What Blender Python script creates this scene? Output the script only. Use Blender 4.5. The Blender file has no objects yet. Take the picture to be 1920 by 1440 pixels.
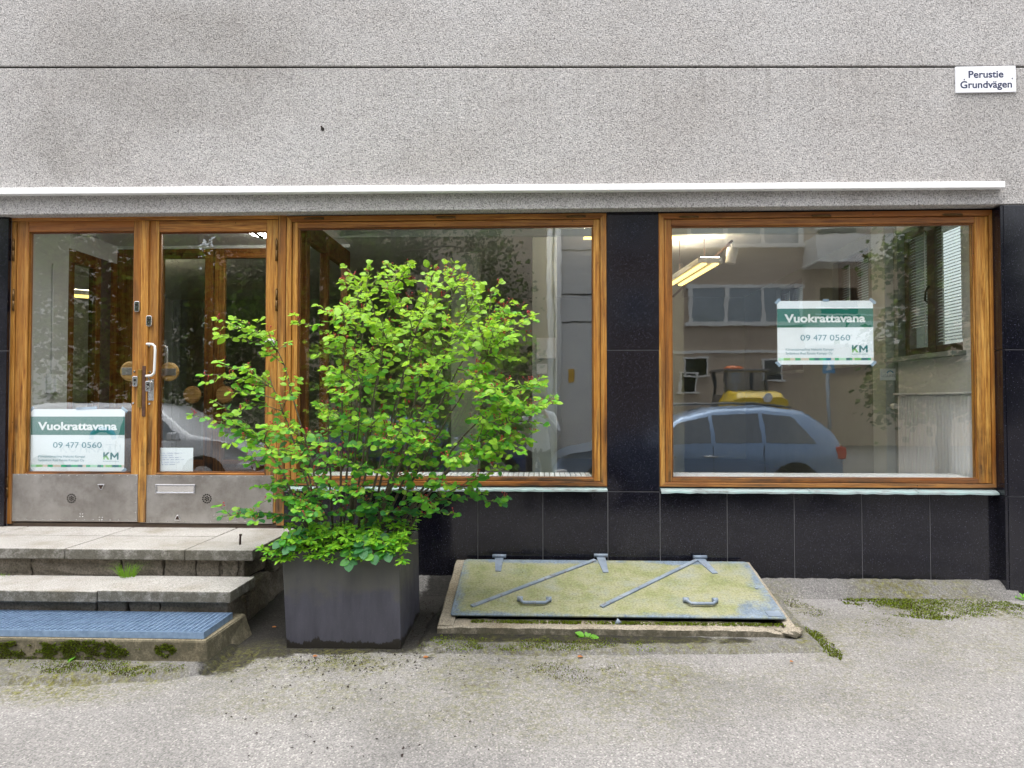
import bpy, bmesh, math, random
from mathutils import Vector, Matrix, Euler
R_ = math.radians
scene = bpy.context.scene
COL = scene.collection
rnd = random.Random(7)

# ------------------------------------------------------------------ camera
F = 1331.0                      # focal length in photo pixels (photo 1920 wide)
CAM = Vector((0.0, -4.7, 1.255))
PITCH, YAW = R_(1.4), R_(2.24)
cam_d = bpy.data.cameras.new('camera')
cam = bpy.data.objects.new('camera', cam_d)
COL.objects.link(cam)
cam_d.sensor_width = 36.0
cam_d.lens = 36.0 * F / 1920.0
cam_d.clip_start = 0.05
cam_d.clip_end = 600
cam.location = CAM
cam.rotation_euler = (math.pi / 2 + PITCH, 0, YAW)
scene.camera = cam

# ------------------------------------------------------------------ light
SUN_EL, SUN_AZ = R_(78), R_(205)          # azimuth measured from +Y clockwise: the light comes over the photographer's shoulder
w = bpy.data.worlds.new('World'); scene.world = w; w.use_nodes = True
wn = w.node_tree.nodes
bg = wn['Background']
sky = wn.new('ShaderNodeTexSky'); sky.sky_type = 'NISHITA'; sky.sun_disc = False
sky.sun_elevation = SUN_EL; sky.sun_rotation = SUN_AZ
sky.air_density = 1.0; sky.dust_density = 5.0; sky.ozone_density = 1.0
hs = wn.new('ShaderNodeHueSaturation'); hs.inputs['Saturation'].default_value = 0.30      # an overcast sky: grey, hardly blue
w.node_tree.links.new(sky.outputs[0], hs.inputs['Color']); w.node_tree.links.new(hs.outputs[0], bg.inputs[0])
bg.inputs[1].default_value = 0.15
sun_d = bpy.data.lights.new('sun', 'SUN'); sun = bpy.data.objects.new('sun', sun_d); COL.objects.link(sun)
sun_d.energy = 0.9; sun_d.angle = R_(60); sun_d.color = (1.0, 0.985, 0.965)
sdir = Vector((math.sin(SUN_AZ) * math.cos(SUN_EL), math.cos(SUN_AZ) * math.cos(SUN_EL), math.sin(SUN_EL)))
sun.rotation_euler = (-sdir).to_track_quat('-Z', 'Y').to_euler()
sun.location = sdir * 30

vs = scene.view_settings
scene.display_settings.display_device = 'sRGB'
vs.view_transform = 'Standard'; vs.look = 'None'; vs.gamma = 1; vs.use_curve_mapping = False
vs.exposure = 1.45
scene.cycles.use_denoising = True
scene.cycles.max_bounces = 10
scene.cycles.transparent_max_bounces = 24
scene.cycles.sample_clamp_indirect = 8

# ------------------------------------------------------------------ measuring: photo pixel + depth plane -> metres
RM = Euler((math.pi / 2 + PITCH, 0, YAW)).to_matrix()
def ray(u, v):
    return RM @ Vector(((u - 960) / F, (720 - v) / F, -1))
def P(u, v, y):
    d = ray(u, v); return CAM + d * ((y - CAM.y) / d.y)
def PZ(u, v, z):
    d = ray(u, v); return CAM + d * ((z - CAM.z) / d.z)
def RECT(u0, v0, u1, v1, y):
    um, vm = (u0 + u1) / 2, (v0 + v1) / 2
    return P(u0, vm, y).x, P(u1, vm, y).x, P(um, v1, y).z, P(um, v0, y).z
def X(u, v, y): return P(u, v, y).x
def Z(u, v, y): return P(u, v, y).z
GLASS_Y = 0.125
def MIR(u, v, d):               # a thing seen mirrored in the shop glass, d metres along the mirrored view
    p = P(u, v, CAM.y + d); return Vector((p.x, 2 * GLASS_Y - p.y, p.z))

def sm(a, b, t):
    t = max(0, min(1, (t - a) / (b - a))); return t * t * (3 - 2 * t)
def gz(y):                      # height of the pavement: falls away from the wall, then down to the road
    if y > 0: return 0.0
    z = 0.04 * max(y, -4.3)
    return z + (-0.16) * sm(-4.3, -5.1, y)
def G(u, v):
    z = 0.0
    for _ in range(12):
        p = PZ(u, v, z); z = gz(p.y)
    return p

# ------------------------------------------------------------------ nodes
class NT:
    def __init__(s, name):
        s.m = bpy.data.materials.new(name); s.m.use_nodes = True
        s.t = s.m.node_tree; s.n = s.t.nodes; s.l = s.t.links
        s.b = s.n['Principled BSDF']; s.out = s.n['Material Output']
    def put(s, sock, v):
        if isinstance(v, bpy.types.NodeSocket): s.l.new(v, sock)
        elif isinstance(v, (tuple, list)) and len(v) == 3 and sock.type == 'RGBA': sock.default_value = (*v, 1)
        else: sock.default_value = v
    def set(s, **k):
        names = dict(base='Base Color', rough='Roughness', metal='Metallic', normal='Normal', spec='Specular IOR Level', alpha='Alpha', coat='Coat Weight', coatr='Coat Roughness', trans='Transmission Weight', emis='Emission Color', emis_s='Emission Strength', sheen='Sheen Weight')
        for a, v in k.items(): s.put(s.b.inputs[names[a]], v)
        return s
    def pos(s): return s.n.new('ShaderNodeNewGeometry').outputs['Position']
    def obj(s): return s.n.new('ShaderNodeTexCoord').outputs['Object']
    def rand(s): return s.n.new('ShaderNodeObjectInfo').outputs['Random']
    def sc(s, vec, sx, sy, sz, ofs=(0, 0, 0), rot=(0, 0, 0)):
        m = s.n.new('ShaderNodeMapping'); s.l.new(vec, m.inputs[0]); m.inputs['Scale'].default_value = (sx, sy, sz)
        m.inputs['Location'].default_value = ofs; m.inputs['Rotation'].default_value = rot
        return m.outputs[0]
    def noise(s, vec, scale, detail=3, rough=0.5, dist=0.0, col=False):
        n = s.n.new('ShaderNodeTexNoise'); s.l.new(vec, n.inputs['Vector'])
        n.inputs['Scale'].default_value = scale; n.inputs['Detail'].default_value = detail; n.inputs['Roughness'].default_value = rough
        n.inputs['Distortion'].default_value = dist
        return n.outputs['Color' if col else 'Fac']
    def vor(s, vec, scale, out='Distance', feat='F1', rand=1.0):
        n = s.n.new('ShaderNodeTexVoronoi'); n.feature = feat; s.l.new(vec, n.inputs['Vector'])
        n.inputs['Scale'].default_value = scale; n.inputs['Randomness'].default_value = rand
        return n.outputs[out]
    def ramp(s, fac, stops, interp='LINEAR'):
        r = s.n.new('ShaderNodeValToRGB'); s.l.new(fac, r.inputs[0]); r.color_ramp.interpolation = interp
        e = r.color_ramp.elements
        while len(e) < len(stops): e.new(0.5)
        for i, (p, c) in enumerate(stops):
            e[i].position = p
            e[i].color = (*c, 1) if isinstance(c, tuple) else (c, c, c, 1)
        return r.outputs[0]
    def mix(s, fac, a, b, mode='MIX'):
        n = s.n.new('ShaderNodeMix'); n.data_type = 'RGBA'; n.blend_type = mode
        s.put(n.inputs[0], fac); s.put(n.inputs[6], a); s.put(n.inputs[7], b); return n.outputs[2]
    def math(s, op, a, b=0.5, clamp=False):
        n = s.n.new('ShaderNodeMath'); n.operation = op; n.use_clamp = clamp
        s.put(n.inputs[0], a); s.put(n.inputs[1], b); return n.outputs[0]
    def xyz(s, vec):
        n = s.n.new('ShaderNodeSeparateXYZ'); s.l.new(vec, n.inputs[0]); return n.outputs
    def maprange(s, v, a, b, c=0.0, d=1.0):
        n = s.n.new('ShaderNodeMapRange'); n.interpolation_type = 'SMOOTHSTEP'
        s.put(n.inputs[0], v)
        for i, q in enumerate((a, b, c, d)): n.inputs[i + 1].default_value = q
        return n.outputs[0]
    def bump(s, h, strength=0.5, dist=0.01):
        n = s.n.new('ShaderNodeBump'); n.inputs['Strength'].default_value = strength; n.inputs['Distance'].default_value = dist
        s.l.new(h, n.inputs['Height']); return n.outputs[0]
    def blob(s, vec, cx, cy, rx, ry, axes=(0, 1)):     # soft ellipse in a plane of the world, 1 inside
        o = s.xyz(vec)
        a = s.math('DIVIDE', s.math('SUBTRACT', o[axes[0]], cx), rx); b = s.math('DIVIDE', s.math('SUBTRACT', o[axes[1]], cy), ry)
        d = s.math('SQRT', s.math('ADD', s.math('MULTIPLY', a, a), s.math('MULTIPLY', b, b)))
        return s.maprange(d, 1.15, 0.45)

def plain(name, base, rough=0.6, metal=0.0, var=0.12, scale=14, bump=0.0):
    k = NT(name); p = k.obj()
    n = k.noise(p, scale, 4, 0.6)
    c = k.mix(k.ramp(n, [(0.3, 0.0), (0.7, 1.0)]), tuple(x * (1 - var) for x in base), tuple(min(1, x * (1 + var)) for x in base))
    k.set(base=c, rough=rough, metal=metal)
    if bump: k.set(normal=k.bump(k.noise(p, scale * 8, 3), bump, 0.004))
    return k.m

M = {}
def mats():
    # exposed-aggregate concrete
    k = NT('roughcast'); p = k.pos()
    warp = k.noise(p, 25, 2, 0.5)
    gr = k.noise(p, 112, 2, 0.65)
    gr2 = k.vor(p, 95, 'Distance')
    cell = k.vor(p, 85, 'Color')
    cellv = k.xyz(cell)[0]
    base = k.ramp(gr, [(0.34, (0.11, 0.106, 0.102)), (0.43, (0.32, 0.310, 0.302)), (0.50, (0.46, 0.447, 0.436)), (0.66, (0.63, 0.613, 0.598))])
    base = k.mix(0.30, base, k.ramp(cellv, [(0.0, (0.10, 0.097, 0.095)), (0.4, (0.44, 0.43, 0.425)), (0.85, (0.60, 0.58, 0.57)), (1.0, (0.80, 0.76, 0.72))]))
    big = k.noise(k.sc(p, 0.5, 1, 0.9), 1.6, 5, 0.62)
    base = k.mix(k.ramp(big, [(0.36, 0.0), (0.62, 1.0)]), k.mix(1.0, base, (0.88, 0.865, 0.85), 'MULTIPLY'), base)
    o = k.xyz(p)
    # grime: upper left patch, streaks, band over the rail with shade painted in
    st = k.noise(k.sc(p, 1.3, 1, 0.9), 2.2, 6, 0.68)
    g1 = k.math('MULTIPLY', k.blob(p, -2.5, 3.55, 1.15, 0.55, (0, 2)), k.ramp(st, [(0.3, 0.35), (0.6, 0.9)]))
    g3 = k.math('MULTIPLY', k.blob(p, -3.2, 3.0, 0.5, 0.5, (0, 2)), k.ramp(st, [(0.35, 0.1), (0.6, 0.8)]))
    zr = 2.672
    g2 = k.math('MULTIPLY', k.maprange(o[2], zr + 0.17, zr + 0.01), k.ramp(k.noise(k.sc(p, 1.1, 1, 2), 3, 5, 0.7), [(0.32, 0.05), (0.62, 1.0)]))
    g2 = k.math('MULTIPLY', g2, k.maprange(o[2], zr - 0.03, zr))
    g4 = k.math('MULTIPLY', k.maprange(o[2], 2.50, 2.62), k.math('MULTIPLY', k.maprange(o[2], zr, zr - 0.04), k.ramp(k.noise(k.sc(p, 0.9, 1, 1), 2.2, 4, 0.7), [(0.35, 0.2), (0.6, 1.0)])))
    g5 = k.math('MULTIPLY', k.blob(p, 2.95, 3.05, 0.3, 0.5, (0, 2)), 0.4)
    strk = k.ramp(k.noise(k.sc(p, 6.0, 1, 0.22), 3.0, 5, 0.65), [(0.50, 0.0), (0.66, 1.0)])
    g6 = k.math('MULTIPLY', strk, k.math('MULTIPLY', k.maprange(o[2], 2.75, 3.42), k.maprange(o[2], 3.47, 3.44, 0, 0.55)))
    g1 = k.math('MAXIMUM', g1, g6)
    gg = k.math('MAXIMUM', k.math('MAXIMUM', g1, g3), k.math('MAXIMUM', g2, k.math('MAXIMUM', g4, g5)))
    base = k.mix(k.math('MULTIPLY', gg, 0.40), base, k.mix(1.0, base, (0.42, 0.41, 0.37), 'MULTIPLY'))
    h = k.math('ADD', gr, k.math('MULTIPLY', gr2, 0.6))
    k.set(base=base, rough=0.92, spec=0.2, normal=k.bump(h, 0.55, 0.006)); M['roughcast'] = k.m

    # polished black granite
    k = NT('black_granite'); p = k.pos()
    fl = k.noise(p, 150, 2, 0.7)
    sp = k.ramp(fl, [(0.5, (0.004, 0.004, 0.008)), (0.62, (0.010, 0.010, 0.017)), (0.74, (0.034, 0.034, 0.052))])
    sp2 = k.ramp(k.vor(p, 60), [(0.07, (0.10, 0.10, 0.13)), (0.13, (0.0, 0.0, 0.0))])
    dust = k.noise(k.sc(p, 1.3, 1, 1), 2.2, 6, 0.7)
    zz = k.xyz(p)[2]
    dirt = k.math('MULTIPLY', k.ramp(dust, [(0.42, 0.0), (0.72, 1.0)]), k.maprange(zz, 1.3, 0.1, 0.02, 0.13))
    base = k.mix(1.0, sp, sp2, 'ADD')
    base = k.mix(dirt, base, (0.09, 0.088, 0.09))
    k.set(base=base, rough=k.ramp(dust, [(0.35, 0.05), (0.75, 0.15)]), spec=0.5, normal=k.bump(k.noise(p, 160, 2), 0.05, 0.002)); M['granite'] = k.m
    M['mortar'] = plain('mortar', (0.17, 0.17, 0.18), 0.9)

    # varnished oak, grain up or across
    for nm, s in (('oak_upright', (1, 1, 0.045)), ('oak_across', (0.045, 1, 1))):
        for tone in ('', '_dark'):
            k = NT(nm + tone); p0 = k.pos(); rv = k.rand()
            va = k.n.new('ShaderNodeVectorMath'); va.operation = 'ADD'; cx_ = k.n.new('ShaderNodeCombineXYZ')
            for q_ in range(3): k.l.new(k.math('MULTIPLY', rv, (13.0, 7.0, 19.0)[q_]), cx_.inputs[q_])
            k.l.new(p0, va.inputs[0]); k.l.new(cx_.outputs[0], va.inputs[1]); p = va.outputs[0]      # every board has its own grain
            v = k.sc(p, *s)
            g = k.noise(v, 75, 5, 0.65, 0.6); g2 = k.noise(v, 9, 4, 0.6, 0.3); fine = k.noise(v, 260, 3, 0.6)
            wear = k.noise(p, 3.1, 5, 0.65)
            base = k.ramp(g, [(0.30, (0.13, 0.040, 0.006)), (0.42, (0.37, 0.160, 0.030)), (0.55, (0.52, 0.262, 0.060)), (0.72, (0.63, 0.37, 0.115))])
            base = k.mix(k.ramp(g2, [(0.38, 0.8), (0.58, 0.0)]), base, (0.27, 0.090, 0.012))
            if nm == 'oak_upright': base = k.mix(1.0, base, (1.10, 1.12, 1.05), 'MULTIPLY')
            if nm == 'oak_across': base = k.mix(1.0, base, (0.90, 0.77, 0.70), 'MULTIPLY')
            base = k.mix(k.ramp(fine, [(0.36, 0.40), (0.5, 0.0)]), base, (0.14, 0.055, 0.012))
            base = k.mix(1.0, base, k.ramp(rv, [(0.0, (0.80, 0.76, 0.70)), (0.5, (1.0, 1.0, 1.0)), (1.0, (1.16, 1.18, 1.16))]), 'MULTIPLY')
            zz = k.xyz(p0)[2]
            low = k.maprange(zz, 1.6, 0.55)
            dk = k.math('MULTIPLY', k.ramp(k.noise(k.sc(p, *[a * 1.0 for a in s]), 22, 4, 0.7), [(0.44, 0.0), (0.58, 1.0)]), k.math('ADD', k.math('MULTIPLY', low, 0.6), 0.45))
            dk = k.math('MULTIPLY', dk, k.ramp(wear, [(0.36, 0.15), (0.60, 1.0)]))
            base = k.mix(dk, base, (0.035, 0.017, 0.008))
            worn = k.math('MULTIPLY', k.maprange(zz, 0.95, 0.45), k.ramp(k.noise(k.sc(p, *s), 30, 5, 0.7), [(0.42, 0.0), (0.6, 0.75)]))
            base = k.mix(worn, base, (0.20, 0.125, 0.065))
            knots = k.ramp(k.vor(k.sc(p, 1, 1, 0.6), 16), [(0.03, 1.0), (0.07, 0.0)])
            base = k.mix(k.math('MULTIPLY', knots, 0.85), base, (0.02, 0.012, 0.006))
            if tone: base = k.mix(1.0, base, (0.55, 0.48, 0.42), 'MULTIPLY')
            k.set(base=base, rough=k.ramp(wear, [(0.3, 0.34), (0.7, 0.55)]), spec=0.4, normal=k.bump(fine, 0.18, 0.002)); M[nm + tone] = k.m

    # window glass: clear sheet that also mirrors the street
    def glass(nm, refl, tint, wav):
        k = NT(nm); p = k.pos()
        k.n.remove(k.b)
        tr = k.n.new('ShaderNodeBsdfTransparent'); tr.inputs[0].default_value = (*tint, 1)
        gl = k.n.new('ShaderNodeBsdfGlossy'); gl.inputs['Roughness'].default_value = 0.0; gl.inputs[0].default_value = (0.93, 0.97, 1.0, 1)
        if wav: k.l.new(k.bump(k.noise(k.sc(p, 1.0, 1, 0.6), 5.0, 3, 0.5), wav, 0.006), gl.inputs['Normal'])
        mx = k.n.new('ShaderNodeMixShader')
        mx.inputs[0].default_value = refl
        k.l.new(tr.outputs[0], mx.inputs[1]); k.l.new(gl.outputs[0], mx.inputs[2]); k.l.new(mx.outputs[0], k.out.inputs[0])
        M[nm] = k.m
    glass('shop_glass', 0.122, (0.97, 0.985, 0.98), 0.05)
    glass('inner_glass', 0.05, (0.9, 0.93, 0.9), 0.0)
    glass('car_glass', 0.22, (0.10, 0.11, 0.11), 0.0)
    glass('house_glass', 0.14, (0.80, 0.82, 0.84), 0.05)

    # asphalt
    def asphalt(nm, tone, moss):
        k = NT(nm); p = k.pos()
        ag = k.noise(p, 130, 3, 0.75); ce = k.vor(p, 150, 'Color'); cv = k.xyz(ce)[1]
        base = k.ramp(ag, [(0.32, (0.08, 0.078, 0.075)), (0.47, (0.185, 0.178, 0.172)), (0.6, (0.24, 0.233, 0.226)), (0.75, (0.33, 0.32, 0.308))])
        base = k.mix(0.4, base, k.ramp(cv, [(0, (0.07, 0.067, 0.064)), (0.5, (0.20, 0.19, 0.182)), (0.9, (0.29, 0.278, 0.265)), (1.0, (0.55, 0.52, 0.48))]))
        big = k.noise(p, 1.1, 6, 0.62)
        base = k.mix(1.0, base, k.ramp(big, [(0.3, 0.70), (0.5, 1.0), (0.7, 1.16)]), 'MULTIPLY')
        base = k.mix(1.0, base, (tone * 0.985, tone * 0.985, tone * 0.985), 'MULTIPLY')
        if moss:
            spk = k.noise(p, 32, 5, 0.8)
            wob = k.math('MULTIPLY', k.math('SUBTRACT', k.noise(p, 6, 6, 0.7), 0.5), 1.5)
            def wet_dark(cx, cy, rx, ry):
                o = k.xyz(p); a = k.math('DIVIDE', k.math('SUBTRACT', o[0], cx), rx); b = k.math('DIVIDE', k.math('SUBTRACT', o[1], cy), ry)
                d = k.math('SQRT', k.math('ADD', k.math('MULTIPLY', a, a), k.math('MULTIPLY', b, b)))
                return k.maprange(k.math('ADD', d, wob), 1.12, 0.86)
            damp = 0  # damp ground, with contact shade around planter and steps painted into the colour
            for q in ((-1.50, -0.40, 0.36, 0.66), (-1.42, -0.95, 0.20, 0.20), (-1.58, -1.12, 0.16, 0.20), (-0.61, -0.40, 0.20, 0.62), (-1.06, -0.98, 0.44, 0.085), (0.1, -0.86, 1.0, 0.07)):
                b_ = wet_dark(*q); damp = b_ if damp == 0 else k.math('MAXIMUM', damp, b_)
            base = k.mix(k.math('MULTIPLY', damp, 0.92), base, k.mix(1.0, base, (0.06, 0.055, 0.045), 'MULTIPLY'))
            al = 0
            for (cx, cy, rx, ry, a) in moss:
                b = k.math('MULTIPLY', k.blob(p, cx, cy, rx, ry), a); al = b if al == 0 else k.math('MAXIMUM', al, b)
            al = k.math('MULTIPLY', al, k.ramp(spk, [(0.40, 0.0), (0.60, 1.0)]))
            al = k.math('MULTIPLY', al, k.ramp(k.noise(p, 5.5, 5, 0.65), [(0.34, 0.15), (0.6, 1.0)]))
            mc = k.ramp(k.noise(p, 45, 3, 0.6), [(0.35, (0.045, 0.040, 0.012)), (0.55, (0.11, 0.105, 0.018)), (0.7, (0.19, 0.20, 0.03))])
            base = k.mix(al, base, mc)
        h = k.math('ADD', ag, k.math('MULTIPLY', k.vor(p, 120), 0.8))
        k.set(base=base, rough=0.9, spec=0.25, normal=k.bump(h, 0.45, 0.006)); M[nm] = k.m
    spots = []
    for (u, v, ru, rv, a) in ((1745, 1132, 150, 34, 1), (1640, 1180, 150, 26, .55), (1900, 1156, 60, 20, 1), (1530, 1205, 60, 40, 1), (1130, 1262, 260, 48, .8), (900, 1250, 170, 60, .75), (640, 1240, 170, 34, .85), (1000, 1310, 420, 80, .5), (560, 1290, 260, 60, .5), (1760, 1200, 300, 70, .4), (1550, 1290, 300, 60, .3), (130, 1275, 250, 45, 1), (470, 1240, 80, 40, .7), (1480, 1150, 90, 40, .7)):
        c = G(u, v); spots.append((c.x, c.y, ru * (c.y + 4.7) / F, abs(G(u, v + rv).y - c.y) * 1.25, a))
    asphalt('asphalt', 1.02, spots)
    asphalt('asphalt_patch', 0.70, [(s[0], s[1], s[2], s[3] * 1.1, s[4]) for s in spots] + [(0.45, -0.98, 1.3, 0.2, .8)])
    asphalt('road_asphalt', 0.75, None)
    # granite step slabs
    def stone(nm, c, mossy, scale=150):
        k = NT(nm); p = k.pos()
        a = k.noise(p, scale, 3, 0.75); b = k.noise(p, 2.6, 6, 0.65); s = k.noise(p, 18, 5, 0.7)
        base = k.ramp(a, [(0.33, tuple(x * 0.45 for x in c)), (0.5, c), (0.68, tuple(min(1, x * 1.4) for x in c))])
        base = k.mix(1.0, base, k.ramp(b, [(0.32, (0.72, 0.68, 0.60)), (0.52, (1, 1, 1)), (0.7, (1.12, 1.12, 1.12))]), 'MULTIPLY')
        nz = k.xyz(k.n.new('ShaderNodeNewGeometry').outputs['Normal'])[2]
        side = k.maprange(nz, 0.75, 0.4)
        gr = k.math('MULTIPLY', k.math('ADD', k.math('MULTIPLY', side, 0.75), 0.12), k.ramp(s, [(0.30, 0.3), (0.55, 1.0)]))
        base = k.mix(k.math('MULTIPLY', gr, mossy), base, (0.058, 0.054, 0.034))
        k.set(base=base, rough=0.88, spec=0.25, normal=k.bump(k.math('ADD', a, s), 0.5, 0.005)); M[nm] = k.m
    stone('step_granite', (0.345, 0.332, 0.312), 0.9)
    stone('riser_stone', (0.215, 0.185, 0.152), 0.55, 90)
    stone('curb_concrete', (0.29, 0.255, 0.20), 1.0, 110)
    stone('plinth_concrete', (0.22, 0.19, 0.13), 0.95, 100)
    # steel
    k = NT('brushed_steel'); p = k.pos()
    n = k.noise(k.sc(p, 1, 1, 1), 3.2, 5, 0.6); f = k.noise(k.sc(p, 1, 1, 0.08), 160, 3, 0.6)
    base = k.ramp(n, [(0.3, (0.30, 0.28, 0.26)), (0.55, (0.44, 0.415, 0.39)), (0.75, (0.55, 0.53, 0.51))])
    grime = k.math('MULTIPLY', k.ramp(k.noise(p, 8, 5, 0.7), [(0.45, 0.0), (0.75, 0.6)]), 0.8)
    base = k.mix(grime, base, (0.14, 0.115, 0.095))
    k.set(base=base, metal=0.85, rough=k.ramp(f, [(0.3, 0.30), (0.7, 0.48)]), normal=k.bump(n, 0.10, 0.05)); M['steel'] = k.m
    k = NT('chrome'); k.set(base=(0.72, 0.72, 0.73), metal=1.0, rough=0.18); M['chrome'] = k.m
    M['brass'] = plain('brass', (0.34, 0.21, 0.045), 0.42, 0.75, 0.3, 40)
    M['old_brass'] = plain('old_brass', (0.12, 0.065, 0.018), 0.5, 0.55, 0.4, 60)
    M['rust_brown'] = plain('rust_brown', (0.085, 0.038, 0.022), 0.75, 0.1, 0.4, 30)
    M['iron'] = plain('iron', (0.05, 0.03, 0.022), 0.8, 0.3, 0.4, 60)
    M['black'] = plain('black_rubber', (0.008, 0.008, 0.009), 0.6)
    M['dark_void'] = plain('dark_gap', (0.015, 0.012, 0.010), 0.95)
    M['white_paint'] = plain('white_paint', (0.82, 0.82, 0.83), 0.42, 0, 0.02)
    M['white_metal'] = plain('white_metal', (0.86, 0.86, 0.86), 0.35, 0, 0.02)
    M['white_plastic'] = plain('white_plastic', (0.78, 0.78, 0.76), 0.4, 0, 0.02)
    k = NT('paper'); k.set(base=(0.90, 0.94, 0.97), rough=0.7); M['paper'] = k.m
    for nm, c in (('ink_green', (0.0, 0.165, 0.118)), ('ink_teal', (0.0, 0.17, 0.19)), ('ink_light_teal', (0.05, 0.26, 0.33)), ('ink_lime', (0.28, 0.62, 0.22)), ('ink_mint', (0.52, 0.83, 0.62)), ('ink_mid_green', (0.04, 0.48, 0.23)), ('ink_beige', (0.76, 0.66, 0.56)), ('ink_white', (0.88, 0.9, 0.9)), ('ink_navy', (0.012, 0.02, 0.075)), ('ink_blue', (0.08, 0.15, 0.42)), ('ink_grey', (0.25, 0.33, 0.40)), ('ink_sky', (0.10, 0.35, 0.6)), ('sign_yellow', (0.75, 0.42, 0.03)), ('ink_gold', (0.5, 0.42, 0.2))):
        q = NT(nm); q.set(base=c, rough=0.6); M[nm] = q.m
    k = NT('enamel'); k.set(base=(0.86, 0.87, 0.9), rough=0.25); M['enamel'] = k.m
    k = NT('tape'); k.n.remove(k.b)
    a = k.n.new('ShaderNodeBsdfTransparent'); b = k.n.new('ShaderNodeBsdfDiffuse'); b.inputs[0].default_value = (0.45, 0.58, 0.72, 1)
    mx = k.n.new('ShaderNodeMixShader'); mx.inputs[0].default_value = 0.6
    k.l.new(a.outputs[0], mx.inputs[1]); k.l.new(b.outputs[0], mx.inputs[2]); k.l.new(mx.outputs[0], k.out.inputs[0]); M['tape'] = k.m
    # zinc sill with verdigris
    k = NT('sill_metal'); p = k.pos(); n = k.noise(k.sc(p, 1, 3, 3), 9, 5, 0.7)
    k.set(base=k.ramp(n, [(0.3, (0.10, 0.10, 0.09)), (0.45, (0.25, 0.30, 0.30)), (0.6, (0.25, 0.36, 0.35)), (0.8, (0.38, 0.45, 0.46))]), metal=0.25, rough=0.55); M['sill_metal'] = k.m
    # galvanised grate
    k = NT('galvanised'); p = k.pos(); n = k.noise(p, 30, 4, 0.6)
    k.set(base=k.ramp(n, [(0.3, (0.17, 0.26, 0.40)), (0.7, (0.29, 0.41, 0.58))]), metal=0.45, rough=0.42); M['galvanised'] = k.m
    # hatch lid: blue-grey paint under yellow-green algae, tear-plate relief
    k = NT('lid_paint'); p = k.obj()
    q = k.sc(p, 1, 1, 0)
    al = k.noise(q, 2.0, 8, 0.72); al2 = k.noise(q, 30, 5, 0.8)
    o = k.xyz(p)
    edge = k.math('MAXIMUM', k.maprange(o[1], 0.10, -0.02), k.maprange(o[1], 0.66, 0.74))
    ex = k.math('MAXIMUM', k.maprange(o[0], 0.14, -0.02), k.maprange(o[0], 1.62, 1.86))
    corner = k.math('MULTIPLY', k.math('MULTIPLY', k.maprange(o[0], 1.52, 1.70), k.maprange(o[1], 0.30, 0.18)), 0.8)
    edge = k.math('MAXIMUM', k.math('MULTIPLY', k.math('MAXIMUM', edge, ex), 0.75), corner)
    m = k.math('SUBTRACT', k.math('ADD', al, k.math('MULTIPLY', al2, 0.35)), k.math('MULTIPLY', edge, 0.40))
    fac = k.ramp(m, [(0.36, 0.0), (0.50, 1.0)])
    alg = k.ramp(k.noise(q, 6, 8, 0.78), [(0.3, (0.14, 0.165, 0.060)), (0.43, (0.23, 0.235, 0.105)), (0.56, (0.30, 0.285, 0.165)), (0.70, (0.26, 0.265, 0.205)), (0.82, (0.19, 0.13, 0.065))])
    grey = k.ramp(k.noise(q, 11, 4, 0.6), [(0.3, (0.10, 0.135, 0.18)), (0.7, (0.235, 0.28, 0.335))])
    base = k.mix(fac, grey, alg)
    base = k.mix(k.ramp(k.noise(q, 4.0, 7, 0.75), [(0.5, 0.0), (0.68, 0.7)]), base, (0.27, 0.285, 0.26))
    rust = k.ramp(k.noise(k.sc(q, 2.0, 9, 1), 14, 4, 0.75), [(0.60, 0.0), (0.72, 0.55)])
    base = k.mix(rust, base, (0.24, 0.15, 0.07))
    base = k.mix(1.0, base, k.ramp(k.noise(q, 75, 5, 0.8), [(0.34, 0.55), (0.5, 1.0), (0.66, 1.3)]), 'MULTIPLY')
    blk = k.ramp(k.noise(q, 17, 6, 0.8), [(0.60, 0.0), (0.68, 0.6)])
    base = k.mix(blk, base, (0.07, 0.065, 0.035))
    br = k.n.new('ShaderNodeTexBrick'); k.l.new(k.sc(q, 8, 8, 1), br.inputs['Vector'])
    br.inputs['Scale'].default_value = 3.0; br.inputs['Mortar Size'].default_value = 0.035; br.inputs['Mortar Smooth'].default_value = 1.0
    br.inputs['Brick Width'].default_value = 0.9; br.inputs['Row Height'].default_value = 0.28
    base = k.mix(k.math('MULTIPLY', br.outputs['Fac'], 0.7), base, k.mix(1.0, base, (0.5, 0.5, 0.45), 'MULTIPLY'))
    base = k.mix(1.0, base, (0.86, 0.90, 0.93), 'MULTIPLY')
    k.set(base=base, rough=0.62, spec=0.35, metal=0.0, normal=k.bump(br.outputs['Fac'], -0.6, 0.004)); M['lid_paint'] = k.m
    k = NT('lid_steel'); p = k.pos(); n = k.noise(p, 28, 5, 0.75)
    k.set(base=k.mix(k.ramp(n, [(0.54, 0.0), (0.66, 0.75)]), k.ramp(k.noise(p, 9, 4), [(0.3, (0.14, 0.18, 0.235)), (0.7, (0.24, 0.285, 0.34))]), (0.12, 0.075, 0.045)), metal=0.2, rough=0.55); M['lid_steel'] = k.m
    # planter
    k = NT('planter_grey'); p = k.pos(); o = k.xyz(p)
    n = k.noise(k.sc(p, 1, 1, 1), 5.5, 5, 0.6); st = k.noise(k.sc(p, 1, 1, 0.16), 12, 5, 0.65)
    base = k.ramp(st, [(0.3, (0.038, 0.038, 0.049)), (0.7, (0.068, 0.068, 0.086))])
    hh = k.math('ADD', o[2], k.math('MULTIPLY', n, -0.42))
    up = k.maprange(hh, -0.02, 0.08)
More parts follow.
